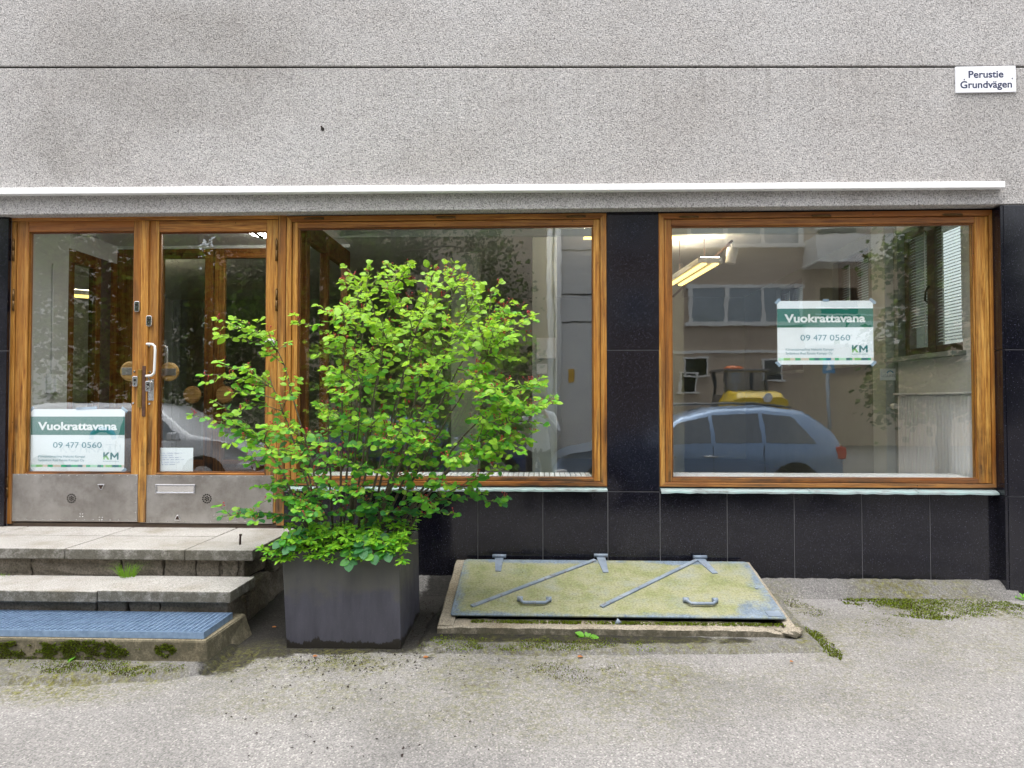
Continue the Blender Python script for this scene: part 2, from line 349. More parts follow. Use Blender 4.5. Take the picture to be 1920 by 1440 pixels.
    base = k.mix(k.math('MULTIPLY', up, k.ramp(st, [(0.25, 0.45), (0.65, 0.9)])), base, (0.078, 0.077, 0.064))
    wet_dark = k.maprange(k.math('ADD', o[2], k.math('MULTIPLY', k.noise(k.sc(p, 1, 1, 0.3), 9, 6, 0.7), -0.17)), -0.082, -0.090)
    base = k.mix(wet_dark, base, (0.014, 0.012, 0.009))
    spk = k.ramp(k.noise(p, 170, 2), [(0.66, 0.0), (0.74, 0.3)])
    base = k.mix(spk, base, (0.14, 0.135, 0.125))
    k.set(base=base, rough=k.ramp(n, [(0.3, 0.42), (0.7, 0.6)]), spec=0.45, normal=k.bump(k.noise(p, 180, 3), 0.12, 0.002)); M['planter'] = k.m
    M['soil'] = plain('soil', (0.018, 0.013, 0.009), 0.95, 0, 0.4, 30)
    M['bark'] = plain('bark', (0.105, 0.085, 0.062), 0.8, 0, 0.35, 40)
    M['twig'] = plain('twig', (0.13, 0.11, 0.06), 0.75, 0, 0.3, 40)
    M['tree_bark'] = plain('tree_bark', (0.07, 0.055, 0.042), 0.9, 0, 0.35, 8)
    # leaves
    def leaf(nm, c, t, rough=0.45):
        k = NT(nm); p = k.pos()
        n = k.noise(p, 9, 3, 0.6)
        base = k.mix(n, tuple(x * 0.72 for x in c), tuple(min(1, x * 1.25) for x in c))
        k.set(base=base, rough=rough, spec=0.35)
        tl = k.n.new('ShaderNodeBsdfTranslucent'); k.put(tl.inputs[0], tuple(t))
        mx = k.n.new('ShaderNodeMixShader'); mx.inputs[0].default_value = 0.42
        k.l.new(k.b.outputs[0], mx.inputs[1]); k.l.new(tl.outputs[0], mx.inputs[2]); k.l.new(mx.outputs[0], k.out.inputs[0])
        M[nm] = k.m
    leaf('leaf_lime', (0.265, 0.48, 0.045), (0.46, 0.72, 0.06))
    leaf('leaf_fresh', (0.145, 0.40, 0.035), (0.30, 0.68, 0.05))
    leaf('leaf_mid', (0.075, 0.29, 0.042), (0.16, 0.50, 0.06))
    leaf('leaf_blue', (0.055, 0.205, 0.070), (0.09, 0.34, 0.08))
    leaf('cover_light', (0.24, 0.50, 0.035), (0.42, 0.72, 0.04))
    leaf('cover_dark', (0.10, 0.34, 0.028), (0.2, 0.5, 0.03))
    leaf('grass_green', (0.16, 0.33, 0.02), (0.3, 0.55, 0.03))
    leaf('tree_leaf', (0.075, 0.13, 0.02), (0.15, 0.26, 0.03))
    leaf('tree_leaf_dark', (0.025, 0.05, 0.014), (0.05, 0.09, 0.02))
    leaf('moss_green', (0.135, 0.175, 0.012), (0.12, 0.18, 0.01), 0.9)
    leaf('moss_bright', (0.26, 0.36, 0.02), (0.2, 0.3, 0.02), 0.9)
    leaf('moss_brown', (0.075, 0.055, 0.014), (0.06, 0.05, 0.01), 0.9)
    leaf('dry_leaf', (0.42, 0.17, 0.06), (0.3, 0.12, 0.03), 0.7)
    M['berry'] = plain('berry', (0.42, 0.03, 0.035), 0.4, 0, 0.3, 60)
    M['debris'] = plain('debris', (0.022, 0.012, 0.010), 0.9, 0, 0.4, 60)
    # interior and street
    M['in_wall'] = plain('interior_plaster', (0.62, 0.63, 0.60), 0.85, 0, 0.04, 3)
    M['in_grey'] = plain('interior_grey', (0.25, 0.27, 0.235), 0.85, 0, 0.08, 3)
    M['in_column'] = plain('column_paint', (0.46, 0.50, 0.45), 0.7, 0, 0.05, 3)
    M['in_floor'] = plain('interior_floor', (0.13, 0.12, 0.10), 0.5, 0, 0.1, 3)
    M['blind'] = plain('blind_slat', (0.62, 0.68, 0.66), 0.5, 0, 0.04)
    M['dark_wood'] = plain('dark_wood', (0.085, 0.060, 0.040), 0.55, 0, 0.3, 12)
    M['push_wood'] = M['oak_across']
    k = NT('disc_wood'); p = k.pos(); v = k.sc(p, 0.1, 1, 1)
    k.set(base=k.ramp(k.noise(v, 60, 4, 0.6, 0.5), [(0.3, (0.25, 0.12, 0.03)), (0.55, (0.50, 0.29, 0.09)), (0.75, (0.60, 0.38, 0.14))]), rough=0.45); M['disc_wood'] = k.m
    k = NT('lamp_glow'); k.set(base=(0.9, 0.7, 0.4), emis=(1.0, 0.66, 0.17), emis_s=1.6); M['lamp_glow'] = k.m
    k = NT('lamp_white'); k.set(base=(0.9, 0.9, 0.88), emis=(1.0, 0.95, 0.88), emis_s=20.0); M['lamp_white'] = k.m
    k = NT('uplight_fill_glow'); k.set(base=(0.9, 0.7, 0.4), emis=(1.0, 0.82, 0.62), emis_s=12.0); M['uplight_fill_glow'] = k.m  # added upward fill on the strip lamps, brightens the interior
    M['beige_wall'] = plain('beige_render', (0.56, 0.45, 0.35), 0.9, 0, 0.07, 1.2, 0.2)
    M['light_wall'] = plain('pale_render', (0.74, 0.72, 0.69), 0.9, 0, 0.05, 1.2)
    M['street_window'] = plain('window_white', (0.86, 0.84, 0.80), 0.6, 0, 0.04)
    M['curtain'] = plain('pale_curtain', (0.60, 0.60, 0.60), 0.8, 0, 0.12, 2)
    def paint(nm, c, metal=0.3):
        k = NT(nm); k.set(base=c, metal=metal, rough=0.32, coat=0.8, coatr=0.05); M[nm] = k.m
    paint('blue_paint', (0.22, 0.31, 0.45), 0.5); paint('white_car_paint', (0.74, 0.74, 0.76), 0.0); paint('dark_blue_paint', (0.02, 0.06, 0.22)); paint('yellow_paint', (0.80, 0.55, 0.02), 0.0)
    paint('grey_paint', (0.12, 0.12, 0.13))
    k = NT('tail_red'); k.set(base=(0.5, 0.02, 0.02), rough=0.15); M['tail_red'] = k.m
    k = NT('beacon_orange'); k.set(base=(0.75, 0.16, 0.02), rough=0.2); M['beacon_orange'] = k.m
    M['skin'] = plain('skin', (0.50, 0.30, 0.22), 0.55); M['jacket'] = plain('jacket_cloth', (0.62, 0.64, 0.68), 0.8); M['trousers'] = plain('trouser_cloth', (0.03, 0.03, 0.04), 0.85); M['hair'] = plain('hair', (0.05, 0.03, 0.02), 0.6)
mats()

# ------------------------------------------------------------------ mesh helpers
class MB:
    def __init__(s): s.v = []; s.f = []; s.mi = []; s.sm = []
    def face(s, idx, m=0, smooth=False): s.f.append(tuple(idx)); s.mi.append(m); s.sm.append(smooth)
    def add(s, pts):
        i = len(s.v); s.v.extend(tuple(p) for p in pts); return i
    def box(s, x0, x1, y0, y1, z0, z1, m=0):
        x0, x1 = sorted((x0, x1)); y0, y1 = sorted((y0, y1)); z0, z1 = sorted((z0, z1))
        i = s.add([(x0, y0, z0), (x1, y0, z0), (x1, y1, z0), (x0, y1, z0), (x0, y0, z1), (x1, y0, z1), (x1, y1, z1), (x0, y1, z1)])
        for f in ((0, 3, 2, 1), (4, 5, 6, 7), (0, 1, 5, 4), (1, 2, 6, 5), (2, 3, 7, 6), (3, 0, 4, 7)): s.face([i + k for k in f], m)
        return s
    def hexa(s, bottom, top, m=0):          # eight free corners, both rings counter-clockwise from above
        i = s.add(list(bottom) + list(top))
        for f in ((0, 3, 2, 1), (4, 5, 6, 7), (0, 1, 5, 4), (1, 2, 6, 5), (2, 3, 7, 6), (3, 0, 4, 7)): s.face([i + k for k in f], m)
        return s
    def prism(s, poly, y0, y1, m=0):        # polygon in x,z seen from the street (counter-clockwise), pushed back from y0 to y1
        n = len(poly); i = s.add([(x, y0, z) for x, z in poly] + [(x, y1, z) for x, z in poly])
        s.face([i + k for k in range(n)], m); s.face([i + n + k for k in reversed(range(n))], m)
        for k in range(n): s.face((i + k, i + n + k, i + n + (k + 1) % n, i + (k + 1) % n), m)
        return s
    def tube(s, pts, r, sides=6, m=0, cap=True, smooth=True):
        pts = [Vector(p) for p in pts]; rs = r if isinstance(r, (list, tuple)) else [r] * len(pts)
        rings = []; ref = None
        for k, p in enumerate(pts):
            t = (pts[min(k + 1, len(pts) - 1)] - pts[max(k - 1, 0)])
            t = t.normalized() if t.length > 1e-9 else Vector((0, 0, 1))
            if ref is None: ref = t.orthogonal().normalized()
            a = (ref - t * ref.dot(t)); a = a.normalized() if a.length > 1e-6 else t.orthogonal().normalized(); ref = a
            b = t.cross(a)
            rings.append(s.add([p + (a * math.cos(2 * math.pi * j / sides) + b * math.sin(2 * math.pi * j / sides)) * rs[k] for j in range(sides)]))
        for k in range(len(rings) - 1):
            for j in range(sides):
                s.face((rings[k] + j, rings[k] + (j + 1) % sides, rings[k + 1] + (j + 1) % sides, rings[k + 1] + j), m, smooth)
        if cap:
            s.face([rings[0] + j for j in reversed(range(sides))], m); s.face([rings[-1] + j for j in range(sides)], m)
        return s
    def disc(s, c, r, depth, axis='y', sides=24, m=0, dome=0.0):   # short cylinder, front towards -axis
        c = Vector(c); ax = {'x': Vector((1, 0, 0)), 'y': Vector((0, 1, 0)), 'z': Vector((0, 0, 1))}[axis]
        if dome:
            s.tube([c, c + ax * dome, c + ax * depth], [r * 0.82, r, r], sides, m, smooth=False)
        else: s.tube([c, c + ax * depth], r, sides, m, smooth=False)
        return s
    def ring(s, o, h, y0, y1, m=(0, 1)):    # frame: outer rect o, hole h = (x0,x1,z0,z1); m[0] upright faces, m[1] across
        def c(r): return [(r[0], r[2]), (r[1], r[2]), (r[1], r[3]), (r[0], r[3])]
        i = s.add([(x, y0, z) for x, z in c(o)] + [(x, y0, z) for x, z in c(h)] + [(x, y1, z) for x, z in c(o)] + [(x, y1, z) for x, z in c(h)])
        for k in range(4):
            q = (k + 1) % 4; mm = m[1] if k in (0, 2) else m[0]
            s.face((i + k, i + q, i + 4 + q, i + 4 + k), mm)
            s.face((i + 8 + q, i + 8 + k, i + 12 + k, i + 12 + q), mm)
            s.face((i + q, i + k, i + 8 + k, i + 8 + q), mm)
            s.face((i + 4 + k, i + 4 + q, i + 12 + q, i + 12 + k), mm)
        return s
    def mesh(s, name, mats):
        me = bpy.data.meshes.new(name); me.from_pydata(s.v, [], s.f)
        for q in (mats if isinstance(mats, (list, tuple)) else [mats]): me.materials.append(M[q] if isinstance(q, str) else q)
        me.polygons.foreach_set('material_index', s.mi); me.polygons.foreach_set('use_smooth', s.sm); me.update(); return me
    def build(s, name, mats, parent=None, bevel=0, kind=None, label=None):
        o = bpy.data.objects.new(name, s.mesh(name, mats)); COL.objects.link(o)
        if parent: o.parent = parent; o.matrix_parent_inverse = parent_world(parent).inverted()
        if bevel:
            b = o.modifiers.new('edge', 'BEVEL'); b.width = bevel; b.segments = 2; b.limit_method = 'ANGLE'; b.angle_limit = 0.6
        if kind: o['kind'] = kind
        if label: o['label'] = label
        return o
def parent_world(o):
    m = o.matrix_parent_inverse @ o.matrix_basis
    if not o.parent: m = o.matrix_basis.copy()
    return parent_world(o.parent) @ m if o.parent else m
def tag(o, label, cat, group=None, kind=None):
    o['label'] = label; o['category'] = cat
    if group: o['group'] = group
    if kind: o['kind'] = kind
    return o
def empty(name, loc=(0, 0, 0), parent=None):
    o = bpy.data.objects.new(name, None); COL.objects.link(o); o.location = loc; o.empty_display_size = 0.2
    if parent: o.parent = parent; o.matrix_parent_inverse = parent_world(parent).inverted()
    return o
def struct(o): o['kind'] = 'structure'; return o
def box(name, mats, parent, x0, x1, y0, y1, z0, z1, bevel=0, **k): return MB().box(x0, x1, y0, y1, z0, z1).build(name, mats, parent, bevel, **k)

def lettering(body, mat, parent, x0, x1, y, zbase, cap, name='lettering', bold=0.0, flip=False, xform=None, slant=0.0):
    """flat print: words between x0 and x1 on the plane y, capitals `cap` metres high"""
    cu = bpy.data.curves.new(name, 'FONT'); cu.body = body; cu.size = 1.0; cu.offset = bold; cu.resolution_u = 6; cu.shear = slant
    t = bpy.data.objects.new(name, cu); COL.objects.link(t)
    dg = bpy.context.evaluated_depsgraph_get(); dg.update()
    me = bpy.data.meshes.new_from_object(t.evaluated_get(dg)); bpy.data.objects.remove(t); bpy.data.curves.remove(cu)
    xs = [v.co.x for v in me.vertices]; a, b = min(xs), max(xs)
    capu = 0.73
    for v in me.vertices:
        fx = (v.co.x - a) / (b - a)
        if flip: fx = 1 - fx
        q = Vector((x0 + fx * (x1 - x0), y, zbase + v.co.y / capu * cap))
        v.co = xform(q) if xform else q
    if flip: me.flip_normals()
    me.materials.clear(); me.materials.append(M[mat])
    o = bpy.data.objects.new(name, me); COL.objects.link(o); me.name = name
    if parent: o.parent = parent; o.matrix_parent_inverse = parent_world(parent).inverted()
    return o

# ================================================================== SETTING: ground
def build_ground():
    mb = MB()
    xs = [-7 + 0.05 * i for i in range(int(14 / 0.05) + 1)]
    ys = [0.10, 0.05, 0.0] + [-0.05 * i for i in range(1, 105)]
    from mathutils import noise as nz
    def h(x, y):
        return gz(y) + 0.006 * nz.noise((x * 1.3, y * 1.3, 0)) + 0.003 * nz.noise((x * 6, y * 6, 3)) - 0.001
    n = len(xs)
    mb.add([(x, y, h(x, y)) for y in ys for x in xs])
    for j in range(len(ys) - 1):
        for i in range(n - 1): mb.face((j * n + i, j * n + n + i, j * n + n + i + 1, j * n + i + 1), 0, True)
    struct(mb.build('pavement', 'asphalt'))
    # road and the ground to the horizon, a sheet under everything else
    m2 = MB(); ya, za = ys[-1], gz(ys[-1]) - 0.004
    m2.add([(-250, ya, za), (250, ya, za), (250, -260, za - 0.02), (-250, -260, za - 0.02)]); m2.face((3, 2, 1, 0))
    struct(m2.build('road', 'road_asphalt'))
    m3 = MB()
    m3.add([(-250, 260, -0.45), (250, 260, -0.45), (250, -260, -0.45), (-250, -260, -0.45)]); m3.face((3, 2, 1, 0))
    struct(m3.build('ground', 'road_asphalt'))
    for sx in (-1, 1):
        m4 = MB(); x0, x1 = (-40, -6.98) if sx < 0 else (6.98, 40)
        st = [(y, gz(y) - 0.008) for y in (0.1, -1, -2, -3, -4.3, -4.5, -4.7, -4.9, -5.1, -5.25)]
        for (ya_, za_), (yb, zb) in zip(st, st[1:]):
            i = m4.add([(x0, ya_, za_), (x1, ya_, za_), (x1, yb, zb), (x0, yb, zb)]); m4.face((i + 3, i + 2, i + 1, i))
        struct(m4.build('pavement', 'asphalt'))
build_ground()

def ragged(poly_uv, step=0.05, amp=0.01, seed=1):
    """an uneven outline on the pavement from rough corner pixels"""
    r = random.Random(seed); pts = [G(u, v) for u, v in poly_uv]; out = []
    for a, b in zip(pts, pts[1:] + pts[:1]):
        n = max(1, int((b - a).length / step))
        for k in range(n):
            q = a.lerp(b, k / n); out.append((q.x + r.uniform(-amp, amp), q.y + r.uniform(-amp, amp)))
    return out
def apron(name, outline, lift, mat='asphalt_patch'):
    """a slightly raised asphalt patch that tapers into the pavement at its ragged edge"""
    from mathutils import noise as nz
    xs = [p[0] for p in outline]; ys = [p[1] for p in outline]; st = .02; m = MB(); ids = {}
    seg = [(Vector(a), Vector(b)) for a, b in zip(outline, outline[1:] + outline[:1])]
    def depth(x, y):
        c = False; dm = 9; q = Vector((x, y))
        for a, b in seg:
            if (a.y > y) != (b.y > y) and x < (b.x - a.x) * (y - a.y) / (b.y - a.y) + a.x: c = not c
            ab = b - a; t = max(0, min(1, (q - a).dot(ab) / max(ab.length_squared, 1e-9))); dm = min(dm, (q - a - ab * t).length_squared)
        return math.sqrt(dm) * (1 if c else -1)
    nx, ny = int((max(xs) - min(xs)) / st) + 2, int((max(ys) - min(ys)) / st) + 2
    x0, y0 = min(xs) - st / 2, min(ys) - st / 2; D = {}
    for b in range(ny + 1):
        for a in range(nx + 1): D[a, b] = depth(x0 + a * st, y0 + b * st)
    def vert(a, b):
        if (a, b) not in ids:
            x, y = x0 + a * st, y0 + b * st; d = D[a, b]
            z = gz(y) + (-.008 if d < 0 else -.004 + (lift + .004) * sm(0, .045, d)) + .004 * nz.noise((x * 8, y * 8, 4)) * (d > 0)
            ids[a, b] = m.add([(x, y, z)])
        return ids[a, b]
    for b in range(ny):
        for a in range(nx):
            if max(D[a, b], D[a + 1, b], D[a, b + 1], D[a + 1, b + 1]) > 0: m.face((vert(a, b), vert(a + 1, b), vert(a + 1, b + 1), vert(a, b + 1)), 0, True)
    return struct(m.build(name, mat))
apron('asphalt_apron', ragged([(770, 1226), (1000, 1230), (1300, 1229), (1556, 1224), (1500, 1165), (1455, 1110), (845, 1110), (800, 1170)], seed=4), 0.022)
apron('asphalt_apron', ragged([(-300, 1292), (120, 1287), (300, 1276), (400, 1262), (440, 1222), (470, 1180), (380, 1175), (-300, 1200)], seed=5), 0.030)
# sloped asphalt strip at the foot of the granite
mb = MB()
def fillet(u0, u1, y1, top):
    xa, xb = X(u0, 1090, 0.08), X(u1, 1090, 0.08); n = 60; r = random.Random(3)
    row = []
    for k in range(n + 1):
        x = xa + (xb - xa) * k / n; e = r.uniform(-.004, .004)
        row.append(mb.add([(x, 0.12, top + e), (x, 0.07, top + e), (x, 0.02 + e, top * 0.72 + e), (x, -0.02 + e, top * .3), (x, y1 + e * 2, gz(y1) - 0.004)]))
    for a, b in zip(row, row[1:]):
        for j in range(4): mb.face((a + j, a + j + 1, b + j + 1, b + j), 0, True)
ztop = Z(1650, 1086, 0.088)
fillet(560, 905, -0.10, ztop - 0.005); fillet(1380, 1893, -0.075, ztop)
struct(mb.build('asphalt_fillet', 'asphalt_patch'))

# ================================================================== SHOP BUILDING
YW = 0.09
XR = 3.42
shop = empty('shop_building', (0, 0.3, 0))
tag(shop, 'grey roughcast building with black granite base and varnished oak shopfront', 'building')
zl = (Z(100, 397, 0) + Z(1000, 393.5, 0) + Z(1800, 387.5, 0)) / 3
ja, jb = P(0, 126, 0), P(1792, 125, 0)
def jz(x): return ja.z + (jb.z - ja.z) * (x - ja.x) / (jb.x - ja.x)
XL = -9.0
MB().prism([(XL, zl), (XR, zl), (XR, jz(XR) - 0.006), (XL, jz(XL) - 0.006)], 0.0, 0.35).build('wall_panel', 'roughcast', shop, 0.006, label='long roughcast panel under the joint')
MB().prism([(XL, jz(XL) + 0.006), (XR, jz(XR) + 0.006), (XR, 5.2), (XL, 5.2)], 0.0, 0.35).build('wall_panel', 'roughcast', shop, 0.006, label='upper roughcast panel with dark stains')
box('wall_panel', 'roughcast', shop, XL, XR, 0.0, 0.35, 5.212, 8.5, 0.006)
MB().prism([(XL + .01, jz(XL) - 0.02), (XR - .01, jz(XR) - 0.02), (XR - .01, jz(XR) + 0.02), (XL + .01, jz(XL) + 0.02)], 0.012, 0.34).build('joint_filler', 'dark_void', shop)
box('wall_panel', 'roughcast', shop, XL, -4.6, 0.36, 0.37, 0, 2.4)
# drilled hole in the upper wall
c = P(605, 242, 0); MB().disc((c.x, -0.004, c.z), 0.012, 0.006, 'y', 14).build('drill_hole', 'dark_void', shop)
c = P(603, 238, 0); MB().disc((c.x, -0.006, c.z), 0.006, 0.006, 'y', 10).build('wall_plug', 'iron', shop)
# white rail over the shopfront
ra, rb = P(-40, 352.3, -0.05), P(1885, 339.5, -0.05); ta, tb = P(-40, 364.5, -0.05).z, P(1885, 351.5, -0.05).z
MB().prism([(ra.x, ta), (rb.x, tb), (rb.x, rb.z), (ra.x, ra.z)], -0.05, -0.001).build('awning_rail', 'white_metal', shop, 0.003, label='long white metal rail over the windows')

# granite slabs, one by one, with pale joints behind them
def slab(u0, v0, u1, v1, y, bottom=None, x1=None, x0=None):
    a, b, c, d = RECT(u0, v0, u1, v1, y)
    if bottom is not None: c = bottom
    if x1 is not None: b = x1
    if x0 is not None: a = x0
    g = 0.0022; e = rnd.uniform(0, 0.0015)
    o = box('granite_slab', 'granite', shop, a + g, b - g, y + e, y + 0.028, c + g, d - g, 0.0015)
    return o
edges = [528, 650, 780, 896, 1018, 1140, 1238, 1364, 1490, 1617, 1745, 1872]
for a, b in zip(edges, edges[1:]): slab(a, 922, b, 1095, YW, bottom=-0.15)
slab(1137.5, 396, 1236, 656.5, YW); slab(1137.5, 656.5, 1236, 922, YW)
for v0, v1, bt in ((384, 655.5, None), (655.5, 931, None), (931, 1110, -0.15)): slab(1887, v0, 1960, v1, 0.0, bottom=bt, x1=XR - .002, x0=X(1887, 740, 0.0))
xr = X(1887, 740, 0.0)
for v0, v1, bt in ((384, 655.5, None), (655.5, 931, None), (931, 1110, -0.15)):
    _, _, c, d = RECT(1887, v0, 1960, v1, 0.0); c = c if bt is None else bt
    box('granite_slab', 'granite', shop, xr - 0.018, xr + 0.0005, 0.0035, YW + 0.02, c + .002, d - .002, 0.0015, label='narrow return slab beside the right window')
for v0, v1 in ((404, 658), (658, 990)): slab(-220, v0, 13, v1, 0.055, x1=X(12, 700, .055))
xl0, xl1, zb_, _ = RECT(528, 922, 1872, 1095, YW)
box('mortar_bed', 'mortar', shop, xl0, X(1874, 900, YW), YW + 0.0012 + 0.003, YW + 0.06, -0.15, Z(1200, 923, YW) - .004)
cx0, cx1, _, _ = RECT(1137.5, 396, 1236, 922, YW)
box('mortar_bed', 'mortar', shop, cx0 + .003, cx1 - .003, YW + 0.0045, YW + 0.06, Z(1200, 923, YW), zl - 0.002)
box('mortar_bed', 'mortar', shop, xr + 0.004, XR - .004, 0.0060, 0.3, -0.15, zl - 0.004)
box('mortar_bed', 'mortar', shop, XL, X(11, 700, .055), 0.0595, 0.3, 0.2, zl - 0.004)
box('wall_core', 'mortar', shop, xl0, X(1872, 900, YW), YW + 0.065, 0.30, -0.2, Z(1200, 902, 0.13) - 0.03)
# near-black strip that paints in the shade under the upper wall
box('soffit_shade', 'dark_void', shop, X(14, 400, YW), X(1886, 400, YW), YW + .012, 0.33, zl + 0.001 - 0.030, zl - 0.001)

UP, AC = 'oak_upright', 'oak_across'
def hinge_v(u, v0, v1, par, y):
    a = P(u, v0, y); b = P(u, v1, y); mb = MB(); r = 0.008; L = a.z - b.z
    x = a.x
    mb.tube([(x, y, b.z + L * .5), (x, y, b.z)], r, 8, smooth=True).tube([(x, y, a.z), (x, y, a.z - L * .49)], r, 8)
    mb.tube([(x, y, a.z + 0.014), (x, y, a.z)], [0.003, 0.007], 8)
    return mb.build('hinge', 'old_brass', par)

def pane(par, x0, x1, z0, z1, y, mat='shop_glass', t=0.006):
    return box('glass_pane', mat, par, x0, x1, y, y + t, z0, z1)

def shop_window(o_px, s_px, g_px, label):
    wdw = empty('window', (0, 0.2, 1), shop); wdw['label'] = label
    ox0, ox1, oz0, oz1 = RECT(*o_px, YW)
    sx0, sx1, sz0, sz1 = RECT(*s_px, YW + .006)
    gx0, gx1, gz0, gz1 = RECT(*g_px, 0.10)
    fr = MB().ring((ox0, ox1, oz0, oz1), (sx0, sx1, sz0, sz1), YW - .004, 0.20).build('outer_frame', [UP, AC], wdw, 0.003)
    g = 0.0028
    MB().ring((sx0 - .001, sx1 + .001, sz0 - .001, sz1 + .001), (sx0 + .012, sx1 - .012, sz0 + .012, sz1 - .012), YW + .03, .16).build('rebate', 'dark_void', wdw)
    box('stile', UP, wdw, sx0 + g, gx0, YW + .008, 0.165, sz0 + g, sz1 - g, 0.003)
    box('stile', UP, wdw, gx1, sx1 - g, YW + .008, 0.165, sz0 + g, sz1 - g, 0.003)
    box('rail', AC, wdw, gx0 + .0006, gx1 - .0006, YW + .008, 0.165, gz1, sz1 - g, 0.003)
    box('rail', AC, wdw, gx0 + .0006, gx1 - .0006, YW + .008, 0.165, sz0 + g, gz0, 0.003)
    b = 0.010
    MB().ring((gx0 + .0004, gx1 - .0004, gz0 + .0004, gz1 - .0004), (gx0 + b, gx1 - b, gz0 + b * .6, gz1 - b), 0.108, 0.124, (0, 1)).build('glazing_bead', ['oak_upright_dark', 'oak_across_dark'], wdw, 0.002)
    pane(wdw, gx0 - .004, gx1 + .004, gz0 - .004, gz1 + .004, GLASS_Y)
    return wdw, (gx0, gx1, gz0, gz1), (ox0, ox1, oz0, oz1)
W1, g1, o1 = shop_window((536, 402.5, 1137.5, 911), (546, 413, 1126, 902), (557, 425, 1113, 895), 'wide oak window behind the shrub')
W2, g2, o2 = shop_window((1236, 397, 1867, 914), (1246, 407.5, 1857, 906), (1259, 421, 1831, 897), 'oak window with the white rental poster')
for wd, us in ((W1, (590, 837, 1081)), (W2, (1293, 1541, 1787))):
    for u in us:
        v = {590: 409.5, 837: 407.5, 1081: 406, 1293: 406.5, 1541: 404.5, 1787: 402.5}[u]
        a = P(u - 17, v, YW - .008); b = P(u + 17, v, YW - .008)
        MB().tube([a, b], 0.0075, 8).tube([a + Vector((-.01, 0, 0)), a], [.003, .006], 8).build('hinge', 'old_brass', wd)
# zinc sills
def sill(u0, u1, v0, v1, seams, par):
    xa, xb = X(u0, v0, YW), X(u1, v0, YW - .03); zt, zb = Z((u0 + u1) / 2, v0, YW + .01), Z((u0 + u1) / 2, v1, YW - .045)
    n = 46; r = random.Random(int(u0)); mb = MB(); rows = []
    for k in range(n + 1):
        x = xa + (xb - xa) * k / n; e = r.uniform(-.0025, .0025)
        rows.append(mb.add([(x, YW + .02, zt + .003), (x, YW - .003, zt), (x, YW - .040 + e, zb + .012 + e), (x, YW - .043 + e, zb + e), (x, YW - .036 + e, zb - .001 + e), (x, YW - .036 + e, zb + .007 + e)]))
    for a, b in zip(rows, rows[1:]):
        for j in range(5): mb.face((a + j, a + j + 1, b + j + 1, b + j), 0, j < 2)
    o = mb.build('sill', 'sill_metal', par)
    for s in seams:
        x = X(s, v0, YW); m = MB()
        m.hexa([(x - .004, YW - .042, zb + .010), (x + .004, YW - .042, zb + .010), (x + .004, YW, zt), (x - .004, YW, zt)], [(x - .004, YW - .043, zb + .0155), (x + .004, YW - .043, zb + .0155), (x + .004, YW - .002, zt + .005), (x - .004, YW - .002, zt + .005)])
        m.build('sill_seam', 'sill_metal', par)
sill(540, 1139, 913, 921, (700, 1003), W1)
sill(1238, 1872, 917, 926.5, (1515, 1716), W2)
# pale slatted ledge inside each window
def inner_ledge(g, par):
    x0, x1, z0, _ = g; zt = z0 + 0.006; n = int((x1 - x0) / 0.036); mb = MB()
    for k in range(n):
        xa = x0 + .004 + (x1 - x0 - .008) * k / n
        mb.hexa([(xa, .17, zt - .012), (xa + .029, .17, zt - .012), (xa + .029, .40, zt - .012), (xa, .40, zt - .012)], [(xa, .17, zt), (xa + .029, .17, zt), (xa + .029, .40, zt), (xa, .40, zt)])
    o = mb.build('ledge_slat', 'white_paint', par, kind='stuff')
    box('ledge_board', 'in_grey', par, x0 - .03, x1 + .03, .168, .42, zt - .05, zt - .014)
inner_ledge(g1, W1); inner_ledge(g2, W2)

# ---------------------------------------------------------------- the double door
df = empty('door_frame', (0, .2, .4), shop)
zth = Z(260, 984, YW)
jx0, jx1, _, jz1 = RECT(13, 402, 29, 985, YW)
box('jamb', UP, df, X(11, 700, YW), X(26.5, 700, YW), YW - .002, .20, zth, Z(260, 413.5, YW), .003)
box('jamb', UP, df, X(520, 700, YW), X(534.5, 700, YW), YW - .004, .20, zth, Z(260, 403, YW) , .004)
box('head', AC, df, X(11, 700, YW), X(519.4, 700, YW), YW - .003, .20, Z(260, 413, YW), Z(260, 403, YW), .003)
box('threshold', 'dark_wood', df, X(11, 985, YW), X(534, 985, YW), YW + .01, .30, zth - .03, zth + .008, .002)
box('threshold_plate', 'iron', df, X(15, 985, YW), X(530, 985, YW), YW - .012, YW + .009, zth - .028, zth - .012)
def door_leaf(l, r, gl, gr, zt_px, gt, gb, label):
    d = empty('door', (X((l + r) / 2, 700, YW), .12, .42), shop); d['label'] = label
    y0, y1 = YW + .006, YW + .055
    x0, x1 = X(l, 700, y0), X(r, 700, y0); a, b = X(gl, 680, y0), X(gr, 680, y0)
    zt = Z((l + r) / 2, zt_px, y0); g_t = Z((l + r) / 2, gt, y0); g_b = Z((l + r) / 2, gb, y0); zb = zth + .016
    box('stile', UP, d, x0, a, y0, y1, zb, zt, .003); box('stile', UP, d, b, x1, y0, y1, zb, zt, .003)
    box('rail', AC, d, a + .0008, b - .0008, y0, y1, g_t, zt, .003); box('rail', AC, d, a + .0008, b - .0008, y0, y1, zb, g_b, .003)
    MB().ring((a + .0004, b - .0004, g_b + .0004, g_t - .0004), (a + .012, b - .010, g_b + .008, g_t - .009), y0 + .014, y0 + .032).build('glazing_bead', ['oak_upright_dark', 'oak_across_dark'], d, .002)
    pane(d, a - .003, b + .003, g_b - .003, g_t + .003, GLASS_Y)
    return d, (a, b, g_b, g_t)
D1, dg1 = door_leaf(28, 262, 50, 248, 414, 434, 887, 'left door leaf with the rental poster behind its glass')
D2, dg2 = door_leaf(277.5, 519, 295, 498, 413, 434, 887, 'right door leaf with the white pull handle')
